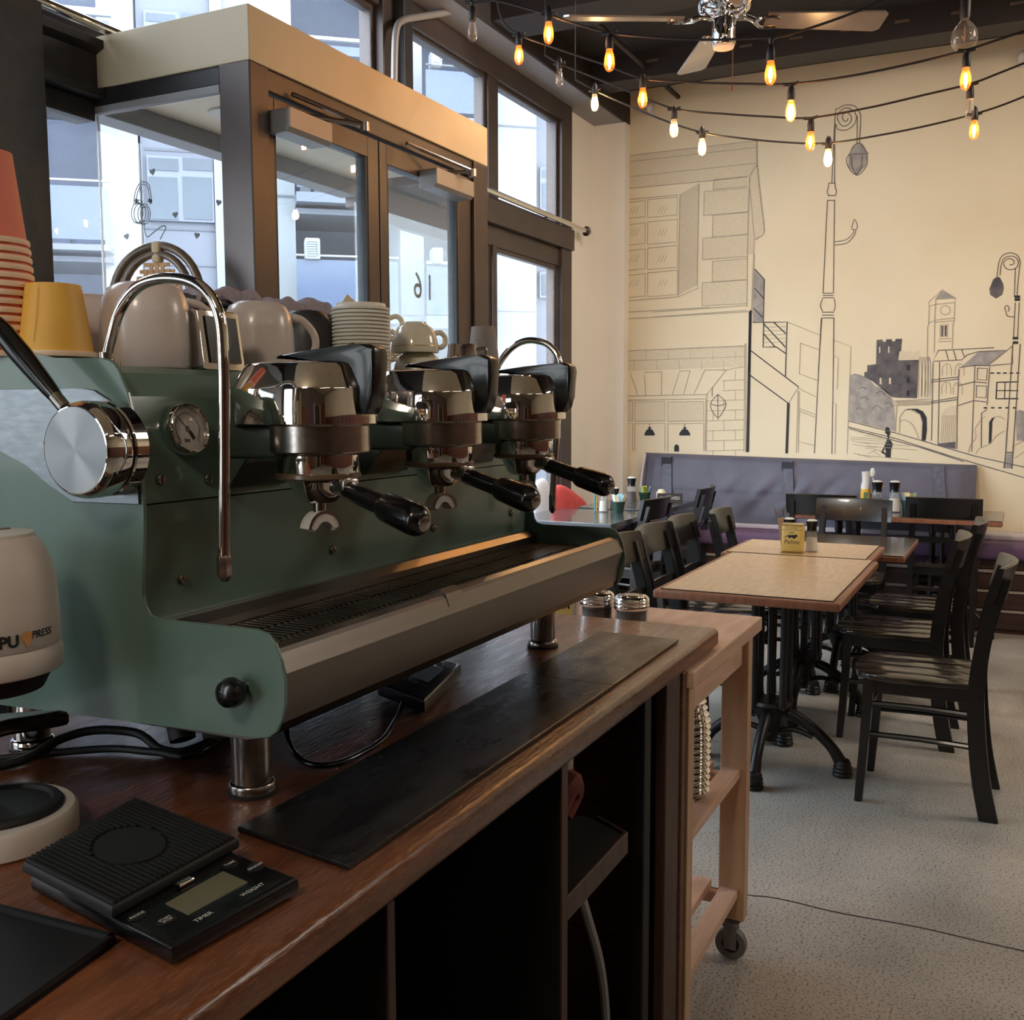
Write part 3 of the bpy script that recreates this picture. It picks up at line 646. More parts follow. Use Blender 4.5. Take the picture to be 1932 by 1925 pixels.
wl(KC, [(780, 240), (905, 130), (1025, 205), (1018, 245), (840, 262), (785, 280), (780, 240)], [(845, 215), (905, 130)], [(845, 215), (1025, 205)], [(845, 262), (845, 215)], [(785, 280), (780, 440), (770, 470), (768, 735), (800, 790)], [(1018, 245), (1012, 385), (1020, 395), (1000, 440), (995, 665)], [(840, 262), (835, 420), (830, 700)], [(780, 435), (840, 405), (1015, 385)], [(835, 425), (1005, 408)], [(885, 450), (955, 440), (950, 555), (885, 555), (885, 450)], [(870, 575), (985, 570)], [(868, 600), (985, 595)], w=.005)
fill(KC, [(845, 215), (905, 130), (1025, 205)], grey_bm, .0004)
fill(KC, [(895, 460), (915, 455), (912, 550), (895, 552)], dark_bm, .0005); fill(KC, [(925, 455), (945, 452), (942, 550), (925, 550)], dark_bm, .0005)
ln(KC, [(932+45*math.cos(t*math.pi/8), 315+42*math.sin(t*math.pi/8)) for t in range(17)], .005)
wl(KC, [(868, 680), (1375, 655)], [(868, 680), (820, 780), (1080, 765), (1130, 720), (1235, 690), (1480, 680)], [(935, 680), (960, 770)], [(1005, 680), (1030, 765)], [(1080, 672), (1105, 740)], [(820, 790), (805, 1500)], [(880, 785), (865, 1530)], [(800, 950), (1050, 920)], [(800, 970), (1050, 940)], [(800, 1145), (1045, 1105)], [(800, 1160), (1045, 1125)], w=.005, bm_=dark_bm)
for x, y in ((945, 800), (940, 965), (1060, 800), (1045, 970)):
    ln(KC, [(x-40, y+110), (x-40, y+45), (x-20, y+8), (x, y), (x+25, y+10), (x+40, y+45), (x+40, y+110)], .004, light_bm, 2)
    ln(KC, [(x, y), (x, y+110)], .003)
fill(KC, [(1075, 830), (1235, 690), (1480, 680), (1310, 815)], grey_bm, .0004)
wl(KC, [(1065, 835), (1200, 815), (1310, 818)], [(1055, 850), (1050, 1000), (1040, 1180), (1035, 1575)], [(1200, 820), (1170, 1600)], [(1050, 1000), (1195, 965), (1310, 975)], [(1050, 1180), (1190, 1135), (1310, 1150)], [(1225, 840), (1315, 845), (1305, 950), (1220, 945), (1225, 840)], [(1215, 1000), (1308, 1005), (1300, 1110), (1212, 1105), (1215, 1000)], [(1315, 820), (1540, 640), (1545, 800), (1315, 820)], [(1335, 830), (1310, 1180)], [(1310, 1215), (1260, 1250), (1258, 1560)], w=.005, bm_=dark_bm)
fill(KC, [(1395, 965), (1600, 960), (1595, 970), (1405, 975), (1398, 1115), (1595, 1112), (1595, 1124), (1386, 1124)], ink_bm, .0005)
wl(KC, [(1475, 965), (1468, 1120)], [(1395, 1045), (1595, 1045)], w=.005, bm_=ink_bm)
for k in range(5):
    fill(KC, [(1340+k*58, 880), (1375+k*58, 880), (1375+k*58, 892), (1340+k*58, 892)], ink_bm, .0005)
    fill(KC, [(1280+k*66, 1195), (1312+k*66, 1195), (1312+k*66, 1208), (1280+k*66, 1208)], ink_bm, .0005)
fill(KC, [(560, 1218), (600, 1210), (680, 1210), (730, 1235), (762, 1290), (765, 1400), (752, 1500), (712, 1495), (722, 1330), (700, 1260), (650, 1225)], ink_bm, .0005)
fill(KC, [(1325, 1530), (1330, 1330), (1355, 1295), (1400, 1278), (1375, 1295), (1358, 1330), (1350, 1525)], ink_bm, .0005)
wl(KC, [(462, 1140), (800, 1120)], [(465, 1180), (795, 1170)], [(490, 1180), (478, 1420)], [(520, 1280), (560, 1225), (620, 1220), (700, 1260), (722, 1330), (715, 1490)], [(520, 1280), (515, 1430)], [(1470, 1310), (1440, 1285), (1400, 1278)], w=.005)
for k in range(40): ln(KC, [(480+k*8, 1135), (478+k*8, 1172)], .0022)
fill(KC, [(895, 1270), (930, 1210), (980, 1185), (1035, 1180), (1030, 1275)], wash_bm, .0004)
for k in range(8): ln(KC, [(905+k*17, 1270), (890+k*18, 1515)], .003)
fill(KC, [(865, 1525), (1025, 1510), (1022, 1575), (865, 1545)], dark_bm, .0005)
for s in ([(520, 1330), (560, 1310), (620, 1340), (660, 1400), (690, 1480)], [(1140, 1610), (1160, 1540), (1210, 1470), (1200, 1400), (1240, 1330), (1290, 1280)], [(1210, 1620), (1240, 1570), (1330, 1530), (1400, 1450), (1470, 1410)], [(1540, 1560), (1600, 1520), (1646, 1500)], [(1560, 1660), (1646, 1600)]): ln(KC, s, .004, light_bm, 3)
wl(KC, [(50, 1320), (480, 1430), (1200, 1640), (1646, 1740)], [(50, 1375), (480, 1480), (980, 1640), (1646, 1835)], [(60, 1390), (700, 1560), (1100, 1690)], w=.005, bm_=dark_bm)
for k in range(14):
    ln(KC, [(60+random.random()*250, 1420+k*16), (200+random.random()*500, 1440+k*18)], .003)
fill(KC, [(385, 1390), (400, 1375), (422, 1382), (432, 1430), (420, 1475), (455, 1530), (438, 1590), (435, 1655), (388, 1655), (386, 1630), (346, 1605), (375, 1555), (408, 1470), (400, 1440), (385, 1432)], ink_bm, .0006)
fill(KC, [(372, 1600), (384, 1562), (390, 1615)], wash_bm, .0009)
# small street lamp on the right
wl(KD, [(1888, 1540), (1900, 1400), (1905, 1360), (1890, 1325), (1855, 1312), (1815, 1325), (1795, 1360), (1785, 1435)], [(1800, 1430), (1810, 1360), (1830, 1335), (1870, 1330), (1895, 1355), (1885, 1390), (1850, 1400), (1825, 1385), (1820, 1360), (1845, 1342), (1870, 1350), (1872, 1370), (1850, 1375)], [(1880, 1390), (1875, 1540)], [(1880, 1570), (1870, 1750)], [(1900, 1570), (1892, 1750)], [(1875, 1645), (1840, 1640), (1830, 1615)], [(1830, 1615), (1825, 1595), (1838, 1585), (1848, 1600), (1842, 1618)], w=.005, bm_=dark_bm, n=3)
fill(KD, [(1745, 1500), (1765, 1450), (1785, 1435), (1800, 1440), (1818, 1475), (1820, 1500), (1812, 1530), (1780, 1550), (1750, 1530)], dark_bm, .0006)
for s in ([(1876, 1540), (1905, 1540)], [(1876, 1555), (1905, 1555)], [(1866, 1755), (1895, 1755)], [(1866, 1778), (1895, 1778)]): ln(KD, s, .016, ink_bm)
wl(KC, [(1545, 620), (1480, 1605), (1465, 1750)], [(1612, 620), (1545, 1610), (1535, 1755)], [(1480, 1605), (1548, 1605)], w=.006, bm_=dark_bm)
fill(KC, [(1480, 1610), (1546, 1610), (1535, 1750), (1455, 1750)], grey_bm, .0005)
fill(KC, [(1570, 1240), (1600, 1220), (1646, 1230), (1646, 1500), (1580, 1500)], grey_bm, .0004)
mk('mural_shading', wash_bm, 'mural_wash', wall_back); mk('mural_grey_wash', grey_bm, 'mural_grey', wall_back)
mk('mural_drawing', light_bm, 'mural_pencil', wall_back); mk('mural_dark_wash', dark_bm, 'mural_dark', wall_back)
mk('mural_ink', ink_bm, 'mural_ink', wall_back)
# little wall sensor by the ceiling
for nm, px_, py_, lab in (('motion_sensor', 1229, 205, 'small white swivel sensor on the mural wall near the corner pier'), ('motion_sensor', 1929, 112, 'small white swivel sensor high on the mural wall at the right edge')):
    p = onX(px_, py_, XW); t = thing(nm, lab, 'sensor', (XW, p.y, p.z))
    bm = NB(); box(bm, -.02, -.001, -.03, .03, -.05, .03, .005); mk('mount', bm, 'sensor_white', t)
    bm = NB(); ball(bm, (-.05, 0, 0), .03, 1, 1, 1.2, 12, 8); cyl(bm, (-.02, 0, -.01), (-.05, 0, 0), .01, seg=8); mk('sensor_head', bm, 'sensor_white', t, True)

# ------------------------------------------------------------------ street and building opposite
bm = NB(); box(bm, -15, 40, 2.97, 30, -.2, -.02); o = struct('floor_street', bm, 'pavement')
BA = math.radians(40); BD = 13.0
un = Vector((math.cos(BA), math.sin(BA), 0)); uu = Vector((math.sin(BA), -math.cos(BA), 0))
bld = thing('apartment_building', 'white rendered apartment block with balconies across the street', 'building', un*BD, BA-math.pi/2)
def bp(px_, py_):
    d = ray(px_, py_); t = BD/d.dot(un); p = Vector((0, 0, EYE))+d*t; q = p-un*BD
    return q.dot(uu), p.z
def bpart(nm, x0, y0, x1, y1, d0, d1, mat, parent=None, bev=0):
    """piece of the far facade, bounded by its corners; depth d toward the street is negative local y"""
    a, z1 = bp(x0, y0); b, z0 = bp(x1, y1); bm = NB(); box(bm, min(a, b), max(a, b), -d1, -d0, min(z0, z1), max(z0, z1), bev)
    return mk(nm, bm, mat, parent or bld)
E_ = bld
bm = NB(); a = -22; b, _ = bp(1500, 0); box(bm, a, b, 1.6, 2.6, -.1, 9.5); mk('rear_wall', bm, 'facade_recess', bld)
for nm, x0, x1, mat, d in (('wall_panel', 200, 268, 'facade_white', 0), ('wall_panel', 272, 408, 'facade_grey', -.06), ('wall_panel', 409, 432, 'facade_white', 0),
                           ('wall_panel', 432, 560, 'facade_white', -.1), ('wall_panel', 756, 800, 'facade_white', 0), ('wall_panel', 935, 1012, 'facade_white', 0), ('wall_panel', 1012, 1060, 'facade_grey', -.2)):
    a, _ = bp(x0, 500); b, _ = bp(x1, 500); bm = NB(); box(bm, a, b, -d, 1.6, -.1, 9.5); mk(nm, bm, mat, bld)
for x0, x1, ys in ((200, 268, (505,)), (272, 408, (282, 432, 500)), (432, 560, (365,)), (756, 800, (190, 595)), (935, 1012, (239, 588))):
    for y in ys: bpart('joint_strip', x0, y-1, x1, y+1, -.055 if x0 == 272 else (-.09 if x0 == 432 else .005), -.05 if x0 == 272 else (-.085 if x0 == 432 else .01), 'facade_joint')
def bwindow(x0, y0, x1, y1, rows, cols, d=-.06):
    w = bpart('facade_window', x0, y0, x1, y1, d, d+.05, 'out_frame')
    ys = [y0+(y1-y0)*r for r in rows]; xs = [x0+(x1-x0)*c for c in cols]
    for i in range(len(ys)-1):
        for j in range(len(xs)-1):
            bpart('pane', xs[j]+4, ys[i]+5, xs[j+1]-4, ys[i+1]-5, d+.05, d+.06, 'out_window', w)
bwindow(276, 292, 405, 420, (0, .28, 1), (0, .5, 1))
bwindow(270, 18, 400, 120, (0, .3, 1), (0, .5, 1))
bwindow(1025, 310, 1044, 395, (0, .3, 1), (0, 1), -.2)
bwindow(1024, 510, 1043, 560, (0, 1), (0, 1), -.2)
for x0, y0, x1, y1 in ((62, 298, 90, 460), (95, 300, 160, 460), (575, 280, 600, 370), (605, 285, 645, 375), (590, 470, 640, 560), (600, 70, 680, 150), (850, 160, 900, 230)):
    bpart('balcony_door', x0, y0, x1, y1, -1.6, -1.55, 'balcony_glass')
def balcony(x0, x1, yr, yg, ys):
    s = bpart('balcony', x0, yg, x1, ys, -1.0, .35, 'facade_grey')
    bpart('rail', x0, yr, x1, yr+9, .30, .36, 'balcony_rail', s)
    bpart('balustrade_glass', x0, yr+9, x1, yg, .32, .335, 'balcony_glass', s)
    bpart('ceiling_edge', x0, ys, x1, ys+18, -1.0, .2, 'facade_joint', s)
balcony(-60, 216, 344, 462, 482); balcony(-60, 216, 30, 150, 172); balcony(-60, 216, 600, 700, 720)
balcony(557, 745, 487, 600, 615); balcony(557, 745, 300, 372, 398); balcony(557, 745, 90, 130, 150)
balcony(795, 925, 138, 232, 250); balcony(797, 925, 500, 600, 625)
def ac(x0, y0, x1, y1, lab):
    a, z1 = bp(x0, y0); b, z0 = bp(x1, y1); w = (b-a)/2; c = (a+b)/2
    base = un*BD + uu*c - un*.28
    t = thing('air_conditioner', lab, 'air conditioner', (base.x, base.y, z0), BA-math.pi/2)
    bm = NB(); box(bm, -w, w, -.12, .12, 0, z1-z0, .02); mk('casing', bm, 'ac_white', t)
    for k in range(7):
        z = (z1-z0)*(.14+.11*k); bm = NB(); box(bm, -w*.8, w*.5, -.135, -.12, z, z+.02); mk('grille_bar', bm, 'ac_grille', t)
    bm = NB(); box(bm, w*.6, w*.9, -.135, -.12, .05, z1-z0-.05); mk('side_panel', bm, 'ac_grille', t)
ac(572, 458, 601, 498, 'white outdoor air conditioner on the balcony seen through the left door leaf')
ac(804, 112, 824, 143, 'white outdoor air conditioner on the high balcony seen through the clerestory window')
ac(806, 476, 826, 506, 'white outdoor air conditioner seen through the right door leaf above the number')
# ------------------------------------------------------------------ service counter
CT = .91
bm = NB(); box(bm, -1.2, 2.16, .562, 1.40, .868, CT, .012, 3)
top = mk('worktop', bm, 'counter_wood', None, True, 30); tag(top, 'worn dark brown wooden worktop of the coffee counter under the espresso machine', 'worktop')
base = thing('service_counter', 'dark open-fronted cabinet carcass under the worn wooden worktop', 'cabinet', (0, 0, 0))
bm = NB(); box(bm, -1.15, 1.93, 1.30, 1.33, 0, .868); mk('back_panel', bm, 'shade_black', base)
bm = NB(); box(bm, -1.15, 1.90, .60, 1.30, .06, .085); mk('floor_panel', bm, 'shade_black', base)
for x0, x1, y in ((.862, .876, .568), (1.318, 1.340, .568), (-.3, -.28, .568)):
    bm = NB(); box(bm, x0, x1, y+.004, 1.30, 0, .868); dv = mk('divider', bm, 'cabinet_shaded', base)
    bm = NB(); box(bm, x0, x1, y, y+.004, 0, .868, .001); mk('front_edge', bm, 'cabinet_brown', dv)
bm = NB(); box(bm, 1.905, 1.928, .566, 1.33, 0, .868, .002); mk('end_panel', bm, 'ply_edge', base)
bm = NB(); box(bm, 1.815, 1.902, .570, .592, 0, .868, .003); mk('front_stile', bm, 'cabinet_brown', base)
bm = NB(); box(bm, 1.735, 1.772, .585, .61, 0, .868, .003); mk('inner_stile', bm, 'cabinet_shaded', base)
bm = NB(); box(bm, 1.775, 1.812, .600, .615, 0, .868, .003); mk('inner_stile', bm, 'shade_black', base)
bm = NB(); prism(bm, [(1.340, .574), (1.60, .574), (1.64, .64), (1.64, 1.30), (1.340, 1.30)], 'xy', .632, .662, .003); mk('shelf', bm, 'shade_black', base)
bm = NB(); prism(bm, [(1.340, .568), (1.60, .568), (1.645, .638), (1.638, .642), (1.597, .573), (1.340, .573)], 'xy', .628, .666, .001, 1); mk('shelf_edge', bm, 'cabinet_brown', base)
bm = NB(); box(bm, .52, .862, 1.28, 1.30, .1, .85); mk('inner_panel', bm, 'cabinet_shaded', base)
# things on the open shelf
bm = NB()
for k in range(5):
    tube(bm, [(1.40+.012*k, .64+.03*k, .69), (1.42+.014*k, .65+.03*k, .73+.008*k), (1.44+.02*k, .67+.03*k, .765), (1.48+.02*k, .67+.02*k, .73)], [.02, .024, .02, .012], 8, 4)
tube(bm, [(1.45, .64, .735), (1.49, .63, .778), (1.53, .64, .745), (1.50, .64, .715)], [.018, .022, .018, .01], 8, 4)
o = mk('folded_cloth', bm, 'red_cloth', None, True); tag(o, 'dull red cloth bundled on the open shelf under the counter', 'cloth')
t = thing('steel_canister', 'tall dark steel canister standing on the open shelf under the counter', 'canister', (1.60, .70, .664))
bm = NB(); lathe(bm, [(.0, 0), (.03, 0), (.032, .004), (.032, .17), (.030, .174), (0, .176)], seg=24); mk('body', bm, 'steel', t, True)
bm = NB(); lathe(bm, [(.0325, .172), (.034, .174), (.034, .186), (.0, .19)], seg=24); mk('lid', bm, 'black_plastic', t, True)
bm = NB(); tube(bm, [(1.49, .62, .630), (1.54, .62, .54), (1.595, .615, .42), (1.625, .615, .30), (1.625, .62, .20), (1.60, .63, .13), (1.55, .66, .095)], .008, 8)
o = mk('drain_hose', bm, 'cable_grey', None, True); tag(o, 'thin grey hose hanging under the shelf inside the counter', 'hose')

# ------------------------------------------------------------------ bar mats on the worktop
bm = NB(); prism(bm, [(.835, .597), (1.60, .597), (1.60, .768), (.862, .765)], 'xy', CT+.0005, CT+.007, .0015); o = mk('bar_mat', bm, 'bar_mat', None); tag(o, 'long black rubber bar mat along the counter edge below the drip tray', 'mat', 'black bar mats')
bm = NB(); prism(bm, [(1.603, .598), (1.985, .600), (1.990, .772), (1.603, .768)], 'xy', CT+.0005, CT+.006, .0015); o = mk('bar_mat', bm, 'bar_mat', None); tag(o, 'short shiny black rubber bar mat at the far counter corner', 'mat', 'black bar mats')

# ------------------------------------------------------------------ espresso machine
em = thing('espresso_machine', 'sage green three-group espresso machine with chrome groups on four steel feet', 'coffee machine', (0, 0, 0))
XL, XR = .870, 1.945
side = [(1.36, 1.458), (1.098, 1.453), (1.060, 1.447), (1.033, 1.442), (.99, 1.4405), (.955, 1.440), (.942, 1.4375), (.934, 1.433), (.928, 1.426), (.915, 1.400), (.906, 1.362), (.901, 1.334), (.897, 1.273), (.898, 1.243), (.904, 1.18), (.905, 1.165), (.902, 1.152), (.896, 1.143), (.884, 1.139),
        (.735, 1.141), (.722, 1.138), (.712, 1.128), (.705, 1.112), (.700, 1.088), (.701, 1.062), (.705, 1.045), (.713, 1.030), (.724, 1.022), (.740, 1.0195), (1.144, 1.005), (1.36, .998)]
def side_panel(x0, x1):
    bm = NB(); prism(bm, side, 'yz', x0, x1, .0012, 1); return mk('side_panel', bm, 'machine_green', em)
sp = side_panel(XL, XL+.005); side_panel(XR-.005, XR)
# polished window plate on the near side panel
bm = NB(); prism(bm, [(1.30, 1.406), (.985, 1.405), (.965, 1.403), (.942, 1.392), (.923, 1.370), (.911, 1.335), (.902, 1.290), (.901, 1.272), (1.008, 1.271), (1.05, 1.292), (1.085, 1.314), (1.14, 1.334), (1.30, 1.345)], 'yz', XL-.0025, XL-.0002, .0008, 1)
mk('side_plate', bm, 'scratched_steel', em)
# body: upper splash panel leaning with the side profile, lower splash panel
xi0, xi1 = XL+.006, XR-.006
bm = NB(); prism(bm, [(.916, 1.270), (.921, 1.330), (.934, 1.396), (.948, 1.424), (.962, 1.432), (1.33, 1.434), (1.33, 1.27)], 'yz', xi0, xi1, .002, 1); mk('upper_panel', bm, 'machine_green', em)
bm = NB(); prism(bm, [(.918, 1.120), (.918, 1.268), (1.33, 1.268), (1.33, 1.02), (.90, 1.02), (.90, 1.10)], 'yz', xi0, xi1, .0015, 1); mk('lower_panel', bm, 'machine_green', em)
# drip tray
bm = NB(); prism(bm, [(.916, 1.128), (.905, 1.128), (.893, 1.118), (.893, 1.105), (.916, 1.105)], 'yz', xi0, xi1); mk('tray_back_lip', bm, 'steel_rail', em)
bm = NB(); box(bm, xi0, xi1, .73, .905, 1.02, 1.090); mk('tray_floor', bm, 'dark_grille', em)
bm = NB(); n = 84
for k in range(n):
    x = xi0+.03+(xi1-xi0-.06)*k/(n-1)
    for y0, y1 in ((.737, .783), (.789, .838), (.844, .889)):
        yy = .004*math.sin(k*.9)
        box(bm, x-.0033, x+.0033, y0+yy*.4, y1+yy*.4, 1.1005, 1.1065)
for y in (.733, .786, .841, .892): box(bm, xi0+.02, xi1-.02, y-.003, y+.003, 1.099, 1.1045)
g = mk('tray_grille', bm, 'dark_grille', em); g['kind'] = 'stuff'
bm = NB()
prism(bm, [(.738, 1.112), (.734, 1.121), (.724, 1.1245), (.715, 1.1205), (.7115, 1.116), (.7030, 1.0945), (.7155, 1.036), (.725, 1.022), (.76, 1.012), (.90, 1.010), (.90, 1.018), (.76, 1.020), (.73, 1.03), (.727, 1.09), (.734, 1.105)], 'yz', xi0, xi1, .001, 1)
mk('front_rail', bm, 'steel_rail', em)
bm = NB(); prism(bm, [(.706, 1.104), (.7125, 1.1215), (.724, 1.1275), (.736, 1.124), (.745, 1.110)], 'yz', 1.24, 1.285); mk('tray_catch', bm, 'steel_rail', em)
bm = NB(); box(bm, xi0, xi1, .90, 1.33, 1.010, 1.022); mk('bottom_plate', bm, 'black_matte', em)
for x in (.966, 1.833):
    for y in (.832, 1.222):
        bm = NB(); lathe(bm, [(.0, 0), (.028, 0), (.0285, .003), (.0285, .013), (.027, .015), (.0245, .016), (.0245, .108)], (x, y, CT), 28); mk('foot', bm, 'chrome' if y > 1 else 'steel', em, True)
        bm = NB(); lathe(bm, [(.0285, 0), (.031, .0005), (.031, .004), (.0285, .005)], (x, y, CT), 24); mk('foot_pad', bm, 'black_rubber', em, True)
# knob on the side panel
bm = NB(); lathe(bm, [(.007, 0), (.007, .006), (.012, .009), (.0165, .016), (.017, .022), (.0145, .030), (.008, .034), (0, .035)], (XL, .757, 1.074), 24, axis=(-1, 0, 0)); mk('side_knob', bm, 'black_plastic', em, True)
# slotted screws on the splash panels
for x, z in ((.918, 1.297), (.998, 1.293)):
    bm = NB(); lathe(bm, [(.0068, 0), (.0068, .0026), (.0056, .0040), (0, .0043)], (x, .918, z), 16, axis=(0, -1, -.05)); s_ = mk('screw', bm, 'steel', em, True)
    bm = NB(); box(bm, x-.0008, x+.0008, .9133, .9140, z-.0052, z+.0052); mk('screw_slot', bm, 'ink', s_)
for x, z in ((.948, 1.1725), (1.258, 1.1705), (1.555, 1.172), (1.866, 1.170), (1.30, 1.2)):
    if x == 1.30: continue
    bm = NB(); lathe(bm, [(.0068, 0), (.0068, .0026), (.0056, .0040), (0, .0043)], (x, .918, z), 16, axis=(0, -1, 0)); s_ = mk('screw', bm, 'steel', em, True)
    bm = NB(); prism(bm, [(x-.0042, z+.0032), (x-.0032, z+.0042), (x+.0042, z-.0032), (x+.0032, z-.0042)], 'xz', .9133, .9140); mk('screw_slot', bm, 'ink', s_)
# pressure gauge
ga = Vector((0, -.985, .17)).normalized(); gc = Vector((.962, .923, 1.355))
gx_ = Vector((1, 0, 0)); gy_ = ga.cross(gx_).normalized()
if gy_.z < 0: gy_ = -gy_
bm = NB(); lathe(bm, [(.0315, 0), (.0325, .004), (.0325, .012), (.0300, .0155), (.0280, .0145), (.0275, .009)], gc, 40, axis=ga, caps=False); gz = mk('pressure_gauge', bm, 'chrome', em, True)
bm = NB(); lathe(bm, [(.0, .009), (.028, .009)], gc, 40, axis=ga, caps=False); mk('gauge_dial', bm, 'gauge_face', gz)
bm = NB(); gp = gc+ga*.0096
G2 = lambda a, b: gp+gx_*a+gy_*b
ribbon(bm, [G2(-.0145, .0165), G2(.001, -.001)], .0011, 1, ga); ribbon(bm, [G2(.003, -.003), G2(.0085, -.0125)], .0055, 1, ga)
for k in range(25):
    t_ = math.radians(225-270*k/24); r0, r1 = .0195, (.0235 if k % 4 == 0 else .0215)
    ribbon(bm, [G2(r0*math.cos(t_), r0*math.sin(t_)), G2(r1*math.cos(t_), r1*math.sin(t_))], .0006, 1, ga)
ribbon(bm, [G2(.0195*math.cos(math.radians(225-270*k/30)), .0195*math.sin(math.radians(225-270*k/30))) for k in range(31)], .0006, 1, ga)
ribbon(bm, [G2(.003*math.cos(k*math.pi/6), .003*math.sin(k*math.pi/6)) for k in range(13)], .0012, 1, ga)
mk('gauge_needle', bm, 'ink', gz)
text('gauge_lettering', 'bar', .0075, 'ink', gz, basis(G2(-.003, -.0135), gx_, gy_), .0001)
bm = NB(); lathe(bm, [(.0285, .0115), (.020, .0145), (.010, .0158), (0, .016)], gc, 32, axis=ga, caps=False); mk('gauge_glass', bm, 'gauge_glass', gz, True)
# steam lever drum with black handle on the near side
dc = Vector((XL-.003, .932, 1.336))
bm = NB(); lathe(bm, [(0, 0), (.052, 0), (.054, .003), (.054, .020), (.0525, .022)], dc, 48, axis=(-1, 0, 0)); lv = mk('steam_valve', bm, 'chrome', em, True, 25)
bm = NB(); lathe(bm, [(.049, .020), (.049, .026)], dc, 40, axis=(-1, 0, 0), caps=False); mk('valve_gap', bm, 'black_matte', lv, True)
bm = NB(); lathe(bm, [(.050, .026), (.054, .027), (.0545, .030), (.0545, .046), (.0525, .054), (.0490, .0585), (.0475, .059)], dc, 48, axis=(-1, 0, 0), caps=False); mk('valve_drum', bm, 'chrome', lv, True, 25)
bm = NB(); lathe(bm, [(.0476, .059), (.024, .0588), (0, .0588)], dc, 48, axis=(-1, 0, 0), caps=False); mk('valve_face', bm, 'brushed_disc', lv, True)
bm = NB(); hp = dc+Vector((-.042, .032, .046))
hd = Vector((0.0, .74, .68)).normalized()
tube(bm, [hp, hp+hd*.022], .0078, 14, 1); mk('lever_ferrule', bm, 'steel', lv, True)
bm = NB(); tube(bm, [hp+hd*.020, hp+hd*.05, hp+hd*.09, hp+hd*.13, hp+hd*.155], [.0080, .0105, .0125, .0125, .008], 16, 4); mk('lever_handle', bm, 'black_plastic', lv, True)
bm = NB(); tube(bm, [dc+Vector((-.03, .05, .004)), dc+Vector((-.03, .070, .006))], .006, 12, 1); ball(bm, dc+Vector((-.03, .070, .006)), .009); mk('valve_stop', bm, 'steel', lv, True)
# steam wands
bm = NB(); tube(bm, [(.90, .978, 1.440), (.90, .970, 1.462), (.90, .953, 1.497), (.90, .925, 1.521), (.90, .890, 1.529), (.90, .848, 1.525), (.90, .820, 1.511), (.90, .803, 1.484), (.90, .799, 1.44), (.90, .801, 1.36), (.90, .805, 1.26), (.90, .807, 1.205)], .0066, 16, 6)
w1 = mk('steam_wand', bm, 'chrome', em, True)
bm = NB(); lathe(bm, [(.0068, 0), (.0072, -.003), (.0068, -.007), (.0078, -.010), (.0084, -.012), (.0084, -.032), (.004, -.039), (0, -.040)], (.90, .807, 1.224), 6); mk('wand_tip', bm, 'steel', w1, True)
bm = NB(); lathe(bm, [(.016, 0), (.016, .006), (.009, .008), (.009, .016)], (.90, .978, 1.432), 18); mk('wand_collar', bm, 'steel', w1, True)
bm = NB(); tube(bm, [(1.915, .985, 1.436), (1.915, .97, 1.47), (1.915, .938, 1.505), (1.915, .900, 1.518), (1.915, .858, 1.508), (1.915, .835, 1.480), (1.915, .831, 1.44), (1.915, .838, 1.34), (1.915, .845, 1.24), (1.915, .848, 1.20)], .0066, 16, 6)
w2 = mk('steam_wand', bm, 'chrome', em, True)
bm = NB(); lathe(bm, [(.0072, 0), (.0072, -.030), (.003, -.037), (0, -.038)], (1.915, .848, 1.205), 16); mk('wand_tip', bm, 'steel', w2, True)
